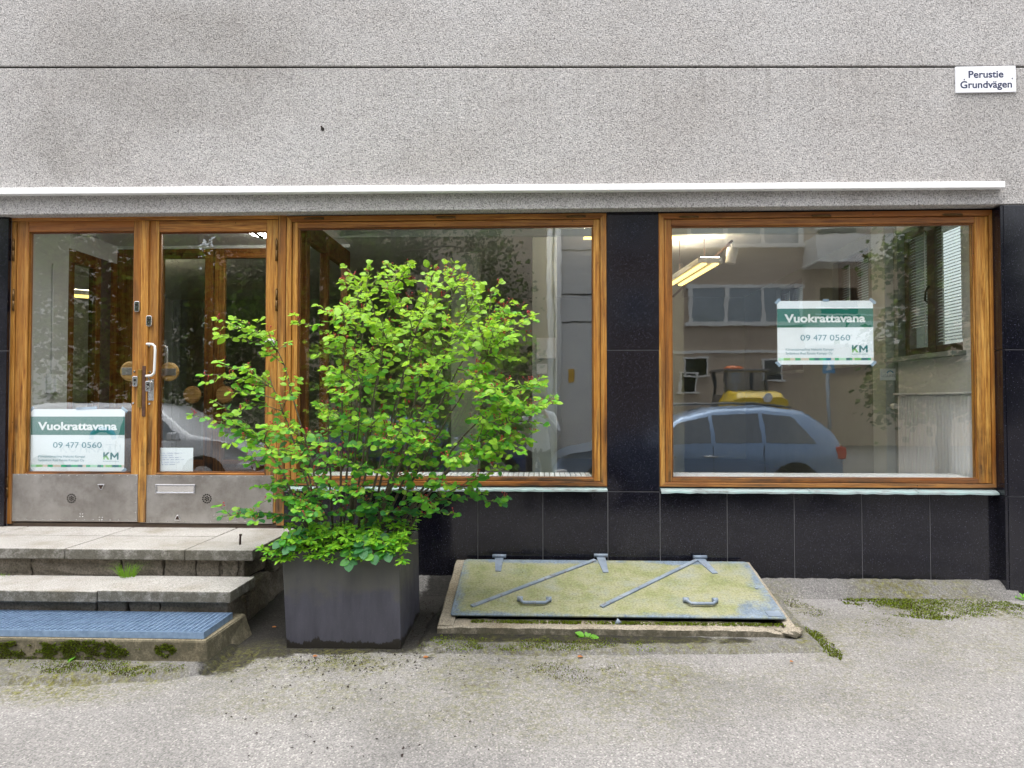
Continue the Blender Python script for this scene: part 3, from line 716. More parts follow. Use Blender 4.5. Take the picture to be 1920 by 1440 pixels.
box('astragal', UP, D1, X(262.6, 700, YW), X(276.8, 700, YW), YW - .006, YW + .045, zth + .016, Z(268, 413.5, YW), .004)
# steel kick plates
def kick(u0, v0, u1, v1, d):
    y = YW + .002; a, b, c, e = RECT(u0, v0, u1, v1, y)
    box('kick_plate', 'steel', d, a, b, y, y + .0035, c, e, .001)
    mb = MB(); r = .0044
    def rv(x, z):
        i = len(mb.v); mb.tube([(x, y - .0016, z), (x, y + .001, z)], [r * .6, r], 8, smooth=True)
    n = 16
    for k in range(n): x = a + .012 + (b - a - .024) * k / (n - 1); rv(x, c + .012); rv(x, e - .010)
    for k in range(1, 5): z = c + (e - c) * k / 5; rv(a + .012, z); rv(b - .012, z)
    for (fx, fz) in ((.57, .13), (.72, .06)):
        for dx in (-.01, .01):
            for dz in (-.008, .01): rv(a + (b - a) * fx + dx, c + (e - c) * fz + dz)
    mb.build('rivet', 'chrome', d, kind='stuff')
    return a, b, c, e, y
k1 = kick(15, 889, 258, 978, D1); k2 = kick(263.5, 891, 511.5, 981.5, D2)
def vent(u, v, d, y):
    c = P(u, v, y); mb = MB(); R0 = .031
    for q, n in ((0, 1), (.42, 6), (.92, 13)):
        for k in range(n):
            t = 2 * math.pi * k / n + q
            mb.disc((c.x + R0 * q * math.cos(t), y - .0012, c.z + R0 * q * math.sin(t)), .0056, .0018, 'y', 8)
    mb.build('vent_hole', 'dark_void', d, kind='stuff')
vent(134, 934.5, D1, k1[4]); vent(388, 935, D2, k2[4])
def badge(u, v, s, d, y, up):
    c = P(u, v, y); t = .026 * s; k = 1 if up else -1
    tri = [(c.x - t, c.z - k * t * .75), (c.x + t, c.z - k * t * .75), (c.x + t * .25, c.z + k * t * .8), (c.x - t * .25, c.z + k * t * .8)]
    if not up: tri = tri[::-1]
    MB().prism(tri, y - .006, y).build('badge', 'chrome', d, .002)
    tri2 = [(c.x + (p - c.x) * .6, c.z + (q - c.z) * .6) for p, q in tri]
    MB().prism(tri2, y - .0072, y - .0062).build('badge_inlay', 'iron', d)
badge(190, 913, 1.0, D1, k1[4], False); badge(333.5, 971, .95, D2, k2[4], True)
a, b, c, e = RECT(292, 908, 367, 926, k2[4])
MB().ring((a, b, c, e), (a + .013, b - .013, c + .013, e - .013), k2[4] - .010, k2[4] - .0005, (0, 0)).build('letter_slot', 'chrome', D2, .003)
MB().hexa([(a + .0135, k2[4] - .002, c + .0135), (b - .0135, k2[4] - .002, c + .0135), (b - .0135, k2[4] - .0005, c + .0135), (a + .0135, k2[4] - .0005, c + .0135)], [(a + .0135, k2[4] - .007, e - .0135), (b - .0135, k2[4] - .007, e - .0135), (b - .0135, k2[4] - .004, e - .0135), (a + .0135, k2[4] - .004, e - .0135)]).build('letter_flap', 'chrome', D2)
# ironmongery
YF = YW + .006
def plate(name, u0, v0, u1, v1, y0, y1, mat, par, bev=.002): a, b, c, e = RECT(u0, v0, u1, v1, y0); return box(name, mat, par, a, b, y0, y1, c, e, bev)
def lock(u0, v0, u1, v1, par, y=YF):
    a, b, c, e = RECT(u0, v0, u1, v1, y - .012); lo = MB(); mx = (a + b) / 2; w_ = (b - a) / 2; h = (e - c) / 2; mz = (c + e) / 2
    pts = []
    for k in range(20):
        t = 2 * math.pi * k / 20; ct, st = math.cos(t), math.sin(t)
        pts.append((mx + w_ * math.copysign(abs(ct) ** .4, ct), mz + h * math.copysign(abs(st) ** .4, st)))
    lo.prism(pts, y - .016, y - .0005); o = lo.build('lock', 'chrome', par, .004)
    MB().disc((mx, y - .0175, mz + h * .25), w_ * .42, .002, 'y', 12).build('keyhole', 'dark_void', par)
    MB().disc((mx, y - .0175, mz - h * .5), w_ * .22, .002, 'y', 8).build('keyhole', 'dark_void', par)
lock(251.5, 564.5, 262, 585, D1); lock(274, 591.5, 285, 612, D2, YF - .001)
lock(248, 705, 258.5, 725, D1)
plate('lock_plate', 272.5, 711, 288.5, 751, YF - .003, YF - .0003, 'chrome', D2, .001); lock(272.5, 714, 283, 734, D2, YF - .003)
yy = YF - .045
hp = [P(275.5, 645, YF - .002), P(276, 645, yy), P(286, 645.5, yy), P(290, 649, yy), P(291, 656, yy), P(289.5, 693, yy), P(288.5, 700, yy), P(284, 704, yy), P(275, 705, yy), P(274, 705, YF - .002)]
MB().tube(hp, .0085, 10).build('pull_handle', 'white_plastic', D2)
for u, v in ((276, 646), (275, 706)):
    q = P(u, v, YF - .004); MB().disc((q.x + .012, YF - .004, q.z - .012), .009, .0037, 'y', 12).build('handle_screw', 'chrome', D2)
plate('brass_strip', 257.5, 692.5, 265, 764, YW - .012, YW - .0065, 'brass', D1)
plate('latch_strip', 266, 686, 272.5, 781, YW - .011, YW - .0065, 'rust_brown', D1)
for u, v, d in ((252, 697, D1), (250, 756, D1), (281, 698, D2), (280, 757, D2)):
    q = P(u, v, YF); MB().disc((q.x, YF - .004, q.z), .008, .0038, 'y', 12, dome=.002).build('bolt_head', 'chrome', d)
def disc_knob(u, v, r_px, y, par, plate_px):
    q = P(u, v, y); r = r_px * (y + 4.7) / F
    MB().disc((q.x, y, q.z), r, .022, 'y', 32, dome=.006).build('push_disc', 'disc_wood', par)
    plate('disc_bracket', *plate_px, y - .004, y - .0004, 'steel', par, .001)
disc_knob(242.5, 696, 19, .185, D1, (228, 689, 250, 703)); disc_knob(316, 697, 18, .185, D2, (297, 691, 329.5, 704))
MB().tube([P(297, 647, .18), P(309, 647.5, .18), P(313.5, 652, .18), P(314, 662, .18), P(314, 680, .18)], .004, 8).build('inner_handle', 'chrome', D2)
for v0, v1 in ((451, 489), (545, 583), (807, 840), (895, 933)): hinge_v(25.5 if v0 < 700 else 13.5, v0, v1, D1, YW - .004)
for v0, v1 in ((450, 489), (544, 583), (640, 660)): hinge_v(518.5, v0, v1, D2, YW - .004)
a, b, c, e = RECT(495, 635, 514, 648.5, YF - .02)
al = box('alarm_contact', 'white_plastic', D2, a, b, YF - .02, YF - .0003, c, e, .004)
MB().disc(((a + b) / 2 + .004, YF - .0215, (c + e) / 2), .006, .002, 'y', 12).build('alarm_button', 'ink_grey', D2)

# ================================================================== SIGNS
def poster(name, label, u0, v0, u1, v1, y, drop=0.0):
    a, b, c, e = RECT(u0, v0, u1, v1, y); W, H = b - a, e - c
    root = empty(name, ((a + b) / 2, y, c)); tag(root, label, 'rental sign', 'rental signs taped inside the glass')
    sx = lambda q: a + W * (q - 148) / 1564
    sz = lambda q: e - H * (q - 205) / 1035
    mb = MB(); n = 16; rows = []
    for k in range(n + 1):
        x = a + W * k / n; rows.append(mb.add([(x, y, c), (x, y, e)]))
    for p, q in zip(rows, rows[1:]): mb.face((p, q, q + 1, p + 1))
    i = mb.add([(a, y + .0006, c), (b, y + .0006, c), (b, y + .0006, e), (a, y + .0006, e)]); mb.face((i + 3, i + 2, i + 1, i))
    mb.build('paper_sheet', 'paper', root)
    def q(name_, mat, x0, z0, x1, z1, dy): MB().box(sx(x0), sx(x1), y - dy, y - dy + .00015, sz(z1), sz(z0)).build(name_, mat, root)
    q('green_band', 'ink_green', 148.5, 330, 1711.5, 637, .0004)
    lettering('Vuokrattavana', 'ink_white', root, sx(265), sx(1585), y - .0008, sz(550), H * 132 / 1035, bold=.034)
    for body, q0, q1 in (('09', 525, 685), ('477', 735, 955), ('0560', 1003, 1335)): lettering(body, 'ink_light_teal', root, sx(q0), sx(q1), y - .0006, sz(850), H * 98 / 1035)
    lettering('Kiinteist\u00f6maailma Helsinki Kamppi', 'ink_light_teal', root, sx(283), sx(1060), y - .0006, sz(1013), H * 40 / 1035)
    lettering('Syd\u00e4nkoti Real Estate Kamppi Oy', 'ink_light_teal', root, sx(283), sx(1048), y - .0006, sz(1075), H * 40 / 1035)
    lettering('Kiinteist\u00f6maailma', 'ink_light_teal', root, sx(1362), sx(1620), y - .0006, sz(1079), H * 17 / 1035)
    def poly(name_, mat, pts):
        pp = [(sx(px), sz(pz)) for px, pz in pts]
        ar = sum(p1[0] * p2[1] - p2[0] * p1[1] for p1, p2 in zip(pp, pp[1:] + pp[:1]))
        MB().prism(pp if ar > 0 else pp[::-1], y - .0006, y - .0004).build(name_, mat, root)
    poly('logo_letter', 'ink_teal', [(1362, 925), (1388, 925), (1388, 985), (1362, 1012)])
    poly('logo_letter', 'ink_teal', [(1430, 925), (1468, 925), (1392, 1008), (1390, 970)])
    poly('logo_letter', 'ink_lime', [(1362, 1045), (1362, 1014), (1412, 962), (1468, 1045), (1432, 1045), (1406, 1004), (1388, 1020), (1388, 1045)])
    poly('logo_letter', 'ink_teal', [(1480, 1045), (1480, 928), (1504, 928), (1548, 985), (1594, 928), (1617, 928), (1617, 1045), (1590, 1045), (1590, 974), (1549, 1022), (1507, 974), (1507, 1045)])
    strip = [(160, 247, 'mint'), (247, 355, 'lime'), (355, 437, 'beige'), (437, 525, 'mid_green'), (525, 663, 'beige'), (663, 750, 'mid_green'), (750, 830, 'teal'), (830, 940, 'mid_green'), (940, 1020, 'teal'), (1020, 1080, 'beige'), (1080, 1150, 'mid_green'), (1150, 1268, 'mint'), (1268, 1328, 'teal'), (1328, 1368, 'mid_green'), (1368, 1403, 'beige'), (1403, 1510, 'lime'), (1510, 1620, 'teal'), (1620, 1668, 'mid_green'), (1668, 1710, 'beige')]
    for x0, x1, m in strip: q('colour_block', 'ink_' + m, x0, 1133, x1, 1172, .0004)
    def tape(cx, cz, ang, L=.042, w_=.020):
        ca, sa = math.cos(ang), math.sin(ang); p = [(cx + ca * s * L / 2 - sa * t * w_ / 2, cz + sa * s * L / 2 + ca * t * w_ / 2) for s, t in ((-1, -1), (1, -1), (1, 1), (-1, 1))]
        MB().prism(p, y - .0016, y - .0012).build('tape', 'tape', root)
    tape(a + .004, e - .002, R_(45)); tape(b - .002, e - .004, R_(-38), .05); tape(a + .004, c + .004, R_(-45)); tape(b - .001, c + .006, R_(42)); tape(a + W * .51, e + .003, 0, .04, .016)
    if drop: tape(a + W * .6, e + .006, R_(3), .14, .018)
    return root
PY = GLASS_Y + .0085
poster('rental_sign', 'white and green rental sign low behind the left door glass', 57.5, 767, 233.5, 883.5, PY, 1)
poster('rental_sign', 'white and green rental sign hanging mid height in the right window', 1457.5, 564, 1637.5, 683.5, PY)
# handwritten note
a, b, c, e = RECT(291, 839.5, 362, 884, PY)
nt = empty('paper_note', ((a + b) / 2, PY, c)); tag(nt, 'small white handwritten paper note low in the right door glass', 'note')
MB().box(a, b, PY, PY + .0006, c, e).build('paper_sheet', 'paper', nt)
mb = MB(); r = random.Random(11)
for ln, (x0, x1, vv) in enumerate(((425, 1235, 375), (425, 840, 455), (435, 1135, 535), (440, 1270, 610), (440, 1120, 705), (445, 940, 785))):
    x = x0
    while x < x1:
        wl = r.uniform(60, 240)
        if x + wl > x1: wl = x1 - x
        pts = []
        n = max(3, int(wl / 9))
        for k in range(n):
            px = x + wl * k / n; pz = vv - (px - x0) * .012 + (14 if k % 2 else -16) * r.uniform(.4, 1.2)
            pts.append((a + (b - a) * (px - 210) / 1350, PY - .0006, e - (e - c) * (pz - 170) / 870))
        mb.tube(pts, .0006, 4)
        x += wl + r.uniform(25, 60)
mb.build('handwriting', 'ink_blue', nt, kind='stuff')
# street name plate
a, b, c, e = RECT(1792, 124, 1905, 173, -.012)
sg = empty('street_sign', ((a + b) / 2, -.01, c)); tag(sg, 'white enamel street name plate with dark lettering on the wall joint', 'street sign')
box('sign_plate', 'enamel', sg, a, b, -.012, -.0005, c, e, .002)
lettering('Perustie', 'ink_navy', sg, X(1816, 139, -.0125), X(1881.5, 139, -.0125), -.0126, Z(1850, 145.3, -.0125), abs(Z(1850, 131.8, 0) - Z(1850, 145.3, 0)), bold=.022)
lettering('Grundv\u00e4gen', 'ink_navy', sg, X(1800.5, 158, -.0125), X(1897.5, 158, -.0125), -.0126, Z(1850, 164.5, -.0125), abs(Z(1850, 151, 0) - Z(1850, 164.5, 0)), bold=.022)
for u, v in ((1808, 149), (1898, 147)):
    q = P(u, v, -.0125); MB().disc((q.x, -.0145, q.z), .004, .0023, 'y', 10).build('sign_screw', 'ink_navy', sg)

# ================================================================== ENTRANCE STEPS
steps = empty('entrance_steps', (-2.4, -.6, 0)); tag(steps, 'weathered granite entrance steps on rough stones before the oak doors', 'steps')
zL = zth - .004
yF = -.635
zLand = Z(240, 1030, yF)
xe = (X(477, 1030, yF) + X(519, 1004, -.23)) / 2 + .003
fx = [X(u, 1030, yF) for u in (-420, -110, 120, 346)] + [xe]
yj = P(300, 1005, zLand).y if False else PZ(300, 1005, zLand).y
def slab_box(x0, x1, y0, y1, zt, th, tilt=0.0):
    g = .0022; o = MB().box(x0 + g, x1 - g, y0 + g, y1 - g, zt - th, zt).build('step_slab', 'step_granite', steps, .006)
    return o
th = .062
for k in range(4):
    x0, x1 = fx[k], fx[k + 1]; e = rnd.uniform(-.003, .003)
    if k == 3: slab_box(x0, x1, yF + e, YW - .008, zLand, th)
    else:
        slab_box(x0, x1, yF + e, yj, zLand - rnd.uniform(0, .003), th); slab_box(x0, x1, yj, YW - .008, zLand + .001, th)
y2 = -.945
z2 = Z(240, 1109, y2)
x2 = X(432, 1109, y2)
f2 = [X(u, 1108, y2) for u in (-420, -60, 181)] + [x2]
for a, b in zip(f2, f2[1:]):
    e = rnd.uniform(-.004, .004); slab_box(a, b, y2 + e, yF + .03, z2 + e, .062)
# risers of separate rough stones
def rough(x0, x1, y0, y1, z0, z1, seed, amp=.006, name='riser_stone', mat='riser_stone'):
    r = random.Random(seed); bm = bmesh.new(); bmesh.ops.create_cube(bm, size=1.0)
    for v in bm.verts: v.co = Vector((x0 + (x1 - x0) * (v.co.x + .5), y0 + (y1 - y0) * (v.co.y + .5), z0 + (z1 - z0) * (v.co.z + .5)))
    bmesh.ops.subdivide_edges(bm, edges=bm.edges[:], cuts=3, use_grid_fill=True)
    for v in bm.verts:
        v.co += Vector((r.uniform(-amp, amp), r.uniform(-amp * 1.2, amp * .5), r.uniform(-amp * .6, amp * .6)))
    me = bpy.data.meshes.new(name); bm.to_mesh(me); bm.free(); me.materials.append(M[mat])
    o = bpy.data.objects.new(name, me); COL.objects.link(o); o.parent = steps; o.matrix_parent_inverse = parent_world(steps).inverted()
    bv = o.modifiers.new('edge', 'BEVEL'); bv.width = .008; bv.segments = 2; bv.limit_method = 'ANGLE'; bv.angle_limit = .9
    return o
def zx(q): return 960 + 0
s3 = 560 / 1920
y1r = -.585
for i, (a, b) in enumerate(((-900, -300), (-295, 200), (206, 770), (786, 1042), (1052, 1260), (1268, 1414), (1428, 1528))):
    rough(X(a * s3, 1062, y1r), X(b * s3, 1062, y1r), y1r, y1r + .2, z2 - .03, zLand - th + .001, 20 + i, .007)
y2r = -.895
zG = .118
for i, (a, b) in enumerate(((-900, -250), (-240, 612), (624, 812), (832, 1020), (1032, 1462))):
    rough(X(a * s3, 1138, y2r), X(b * s3, 1138, y2r), y2r, y2r + .2, zG - .06, z2 - .062, 40 + i, .007)
# side wall of the steps
xs_ = xe - .055
for i, (ya, yb, za, zb, dx) in enumerate(((-.86, -.58, -.06, .125, .0), (-.86, -.60, .13, z2 - .070, -.02), (-.575, -.27, -.05, .19, .012), (-.265, .07, -.05, .16, .0), (-.57, -.2, .20, .345, -.03), (-.195, .075, .165, .34, .012))):
    rough(xs_ - .2 + dx, xs_ + dx, ya, yb, za, zb, 60 + i, .010)
box('step_core', 'dark_void', steps, X(-420, 1060, yF), xe - .10, y2r + .12, YW - .015, -.1, z2 - .07)
box('step_core', 'dark_void', steps, X(-420, 1060, yF), xe - .10, y1r + .1, YW - .012, z2 - .068, zLand - th - .002)
# moss-grown concrete plinth and the galvanised grate lying on it
yP = -1.245
zPt = zG - .036
xp = X(384, 1196, yP) + .004
pl = MB(); bot = -.12
pl.hexa([(X(-420, 1200, yP), yP - .015, bot), (xp + .02, yP - .015, bot), (xp + .085, y2r + .1, bot), (X(-420, 1200, yP), y2r + .1, bot)], [(X(-420, 1200, yP), yP, zPt), (xp, yP, zPt), (xp + .01, y2r + .1, zPt), (X(-420, 1200, yP), y2r + .1, zPt)])
pl.build('plinth', 'plinth_concrete', steps, .012, label='moss grown concrete plinth')
gr = empty('metal_grate', (-2.4, -1.08, zPt)); tag(gr, 'blue grey galvanised metal grate lying on the lowest step', 'grate')
gx0, gx1 = X(-420, 1188, -1.235), X(382, 1190, -1.235); gy0, gy1 = -1.235, -.905; gzz = zG
fb = MB()
MB().box(gx0, gx1, gy0, gy0 + .004, zPt + .002, gzz).build('frame_bar', 'galvanised', gr, .001)
MB().box(gx1 - .004, gx1, gy0 + .0045, gy1, zPt + .002, gzz).build('frame_bar', 'galvanised', gr, .001)
MB().box(gx0, gx1 - .0045, gy1 - .004, gy1, zPt + .002, gzz - .001).build('frame_bar', 'galvanised', gr, .001)
n = 16
for k in range(1, n):
    y = gy0 + (gy1 - gy0) * k / n; fb.box(gx0, gx1 - .0045, y - .0026, y + .0026, zPt + .008, gzz - .001)
n = int((gx1 - gx0) / .027)
for k in range(n):
    x = gx0 + .027 * k + .01; fb.box(x - .0034, x + .0034, gy0 + .0045, gy1 - .0045, zPt + .012, gzz + .0012)
fb.build('grating_bar', 'galvanised', gr, kind='stuff')
# iron pin on the landing
q = PZ(450, 1021, zLand)
tag(MB().tube([(q.x, q.y, q.z - .01), (q.x + .001, q.y, q.z + .03), (q.x + .002, q.y, q.z + .055), (q.x + .003, q.y, q.z + .0552), (q.x + .003, q.y, q.z + .063)], [.007, .006, .006, .0095, .009], 10).build('iron_pin', 'iron'), 'short rusty iron pin standing on the landing slab', 'pin')

# ================================================================== CELLAR HATCH
hatch = empty('cellar_hatch', (.45, -.4, 0)); tag(hatch, 'low sloping cellar hatch with algae covered metal lid and concrete curb', 'hatch')
yb, yf = .035, -.718
zbk, zfr = Z(1135, 1050, yb), Z(1160, 1155, yf)
lx0, lx1 = (X(870, 1052, yb) + X(845, 1153, yf)) / 2, (X(1400, 1056, yb) + X(1476, 1158, yf)) / 2
def lidz(y): return zfr + (zbk - zfr) * (y - yf) / (yb - yf)
# curb: sloping cheeks, front beam
def cheek(x0, x1):
    r = random.Random(int(x0 * 100)); m = MB(); rows = []
    n = 10
    for k in range(n + 1):
        y = -.80 + (YW - .004 + .80) * k / n; t = lidz(y) - .022 + r.uniform(-.003, .003)
        rows.append(m.add([(x0 - .006 + r.uniform(-.004, .004), y, -.08), (x0 + r.uniform(-.003, .003), y, t), (x1, y, t + r.uniform(-.002, .002)), (x1, y, -.08)]))
    for a, b in zip(rows, rows[1:]):
        for j in range(3): m.face((a + j, b + j, b + j + 1, a + j + 1))
    m.face([rows[0] + j for j in range(4)]); m.face([rows[-1] + j for j in reversed(range(4))])
    return m.build('curb_side', 'curb_concrete', hatch, .010)
cxa, cxb = X(820, 1175, -.80), X(1497, 1180, -.80)
cheek(cxa, lx0 + .03); cheek(lx1 - .03, cxb)
m = MB(); r = random.Random(9); rows = []; n = 44
for k in range(n + 1):
    x = cxa + .002 + (cxb - .05 - cxa) * k / n; e = r.uniform(-.003, .003); zt = .030 + e * .6
    if k > n - 3: zt -= .014
    if k < 2: zt -= .006
    rows.append(m.add([(x, -.815 + e, -.09), (x, -.812 + e, zt - .008), (x, -.802 + e, zt), (x, -.69, zt + .004), (x, -.69, -.09)]))
for a, b in zip(rows, rows[1:]):
    for j in range(4): m.face((a + j, b + j, b + j + 1, a + j + 1)[::-1])
m.face([rows[0] + j for j in range(5)][::-1]); m.face([rows[-1] + j for j in range(5)])
m.build('curb_beam', 'curb_concrete', hatch, label='chipped front curb beam')
for i, (dx, dy, s_) in enumerate(((.0, -.005, .05), (-.05, .01, .03), (.03, .03, .035))):
    bm = bmesh.new(); bmesh.ops.create_icosphere(bm, subdivisions=2, radius=s_)
    rr = random.Random(i + 5)
    for v in bm.verts: v.co = Vector((v.co.x * 1.2, v.co.y * .8, v.co.z * .55)) + Vector((rr.uniform(-.006, .006), rr.uniform(-.006, .006), rr.uniform(-.005, .005)))
    me = bpy.data.meshes.new('broken_lump'); bm.to_mesh(me); bm.free(); me.materials.append(M['curb_concrete'])
    o = bpy.data.objects.new('broken_lump', me); COL.objects.link(o); o.location = (cxb - .035 + dx, -.79 + dy, .012); o.parent = hatch; o.matrix_parent_inverse = parent_world(hatch).inverted()
box('shaft_lining', 'dark_void', hatch, lx0 + .028, lx1 - .028, -.70, YW - .006, -.12, .018)
# lid
slope = math.atan2(zbk - zfr, yb - yf); Ld = math.hypot(zbk - zfr, yb - yf); Wd = lx1 - lx0
bm = bmesh.new()
rad = .03; pts = []
for cx, cy, a0 in ((rad * .6, rad * .6, 180), (Wd - rad * .4, rad * .4, 270), (Wd - rad, Ld - rad, 0), (rad, Ld - rad, 90)):
    rr = {180: rad * .6, 270: rad * .4}.get(a0, rad)
    for k in range(6): t = R_(a0 + 90 * k / 5); pts.append((cx + rr * math.cos(t), cy + rr * math.sin(t)))
f = bm.faces.new([bm.verts.new((x, y, 0)) for x, y in pts])
ex = bmesh.ops.extrude_face_region(bm, geom=[f]); 
for v in ex['geom']:
    if isinstance(v, bmesh.types.BMVert): v.co.z += .012
bmesh.ops.recalc_face_normals(bm, faces=bm.faces[:])
me = bpy.data.meshes.new('lid'); bm.to_mesh(me); bm.free(); me.materials.append(M['lid_paint'])
lid = bpy.data.objects.new('lid', me); COL.objects.link(lid); lid.parent = hatch
LT = Matrix.Translation((lx0, yf, zfr - .012)) @ Matrix.Rotation(slope, 4, 'X')
lid.matrix_parent_inverse = parent_world(hatch).inverted(); lid.matrix_basis = LT
bv = lid.modifiers.new('edge', 'BEVEL'); bv.width = .005; bv.segments = 2; bv.limit_method = 'ANGLE'
def onlid(mb, name, mat, bevel=0):
    o = bpy.data.objects.new(name, mb.mesh(name, mat)); COL.objects.link(o); o.parent = lid
    if bevel:
        b = o.modifiers.new('edge', 'BEVEL'); b.width = bevel; b.segments = 2; b.limit_method = 'ANGLE'
    return o
LI = (LT).inverted()
nrm = LT.to_3x3() @ Vector((0, 0, 1)); o0 = LT @ Vector((0, 0, .012))
def LP(u, v):       # photo pixel -> point on the lid, lid coordinates
    d = ray(u, v); t = (o0 - CAM).dot(nrm) / d.dot(nrm); return LI @ (CAM + d * t)
def strap(a, b, w_, th_, name, mat='lid_steel'):
    a, b = LP(*a), LP(*b); d = (b - a).normalized(); n_ = Vector((-d.y, d.x, 0)) * w_ / 2; z0, z1 = .0123, .0123 + th_; m = MB()
    m.hexa([(a + n_ * s + d * 0).to_tuple()[:2] + (z0,) for s in ()] or [((a - n_).x, (a - n_).y, z0), ((b - n_).x, (b - n_).y, z0), ((b + n_).x, (b + n_).y, z0), ((a + n_).x, (a + n_).y, z0)], [((a - n_).x, (a - n_).y, z1), ((b - n_).x, (b - n_).y, z1), ((b + n_).x, (b + n_).y, z1), ((a + n_).x, (a + n_).y, z1)])
    return onlid(m, name, mat, .002)
strap((884, 1138), (1116, 1051), .026, .010, 'drip_strip'); strap((1127, 1139), (1307, 1051), .026, .010, 'drip_strip')
for (u0, v0, u1, v1) in ((936, 1048, 934, 1072), (1127, 1047, 1136, 1074), (1314, 1050, 1341, 1076)):
    a, b = LP(u0, v0), LP(u1, v1); d = (b - a).normalized(); n_ = Vector((-d.y, d.x, 0)); m = MB(); w0, w1 = .030, .018
    z0, z1 = .0125, .0185
    def hx(p, q, wa, wb, z0, z1): m.hexa([(*(p + n_ * wa)[:2], z0), (*(q + n_ * wb)[:2], z0), (*(q - n_ * wb)[:2], z0), (*(p - n_ * wa)[:2], z0)], [(*(p + n_ * wa)[:2], z1), (*(q + n_ * wb)[:2], z1), (*(q - n_ * wb)[:2], z1), (*(p - n_ * wa)[:2], z1)])
    hx(a - d * .02, b, w0, w1, z0, z1)
    o = onlid(m, 'hinge', 'lid_steel', .002); o.parent = lid
    c = a - d * .015
    m2 = MB().tube([(c.x - .045, c.y, .026), (c.x + .045, c.y, .026)], .013, 10); onlid(m2, 'hinge_barrel', 'lid_steel')
for u0, v0, u1 in ((975, 1128, 1029), (1286, 1130, 1341)):
    a, b = LP(u0, v0), LP(u1, v0 + 1); m = MB(); h = .03
    xa, xb, y = a.x, b.x, (a.y + b.y) / 2
    m.tube([(xa, y + .012, .022), (xa + .001, y - .004, h), (xa + .008, y - .030, h + .004), (xa + .022, y - .044, h), (xb - .022, y - .044, h), (xb - .008, y - .030, h + .004), (xb - .001, y - .004, h), (xb, y + .012, .022)], .0095, 10)
    onlid(m, 'handle', 'lid_steel')
    for x in (xa, xb):
        onlid(MB().tube([(x - .016, y + .006, .027), (x + .016, y + .006, .027)], .015, 10), 'handle_lug', 'lid_steel')
a = LP(1431, 1125); b = LP(1445, 1150)
m = MB(); p0, p1 = LP(1434, 1146), LP(1468, 1157); m.box(p0.x, p1.x, p1.y + .004, p0.y, .0123, .016); onlid(m, 'patch_plate', 'lid_steel', .002)
q = LP(1419, 1104); onlid(MB().disc((q.x, q.y, .0122), .010, .006, 'z', 10), 'bolt_head', 'lid_steel')
q = P(1159, 1163, -.742); MB().tube([(q.x - .012, -.742, .026), (q.x, -.748, .046), (q.x + .012, -.742, .03)], [.012, .018, .011], 8).build('lid_stop', 'lid_steel', hatch)

# ================================================================== PLANTER
yPl = -.985
pl0, pl1 = X(528, 1034, yPl), X(748.5, 1034, yPl); pb0, pb1 = X(537, 1214, yPl), X(752, 1214, yPl); zt, zb = Z(640, 1033, yPl), Z(640, 1218, yPl) - .004
dpt = .585; yBk = yPl + dpt
planter = empty('planter', ((pl0 + pl1) / 2, yPl + dpt / 2, zb)); tag(planter, 'dark grey square planter with a damp stained foot beside the steps', 'planter')
m = MB(); t = .022
o_b = [(pb0, yPl, zb), (pb1, yPl, zb), (pb1, yBk, zb), (pb0, yBk, zb)]; o_t = [(pl0, yPl, zt), (pl1, yPl, zt), (pl1, yBk, zt), (pl0, yBk, zt)]
i_t = [(pl0 + t, yPl + t, zt), (pl1 - t, yPl + t, zt), (pl1 - t, yBk - t, zt), (pl0 + t, yBk - t, zt)]; i_b = [(x, y, zt - .12) for x, y, _ in i_t]
i = m.add(o_b + o_t + i_t + i_b)
m.face((i + 3, i + 2, i + 1, i))
for k in range(4):
    q = (k + 1) % 4
    m.face((i + k, i + q, i + 4 + q, i + 4 + k)); m.face((i + 4 + k, i + 4 + q, i + 8 + q, i + 8 + k)); m.face((i + 8 + k, i + 8 + q, i + 12 + q, i + 12 + k))
m.face((i + 12, i + 13, i + 14, i + 15))
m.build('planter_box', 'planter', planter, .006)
m = MB(); n = 12; r = random.Random(4)
idx = m.add([(pl0 + t + .002 + (pl1 - pl0 - 2 * t - .004) * a / n, yPl + t + .002 + (dpt - 2 * t - .004) * b / n, zt - .045 + r.uniform(-.012, .012)) for b in range(n + 1) for a in range(n + 1)])
for b in range(n):
    for a in range(n): m.face((idx + b * 13 + a, idx + b * 13 + a + 1, idx + b * 13 + a + 14, idx + b * 13 + a + 13), 0, True)
m.build('soil', 'soil', planter, kind='stuff')

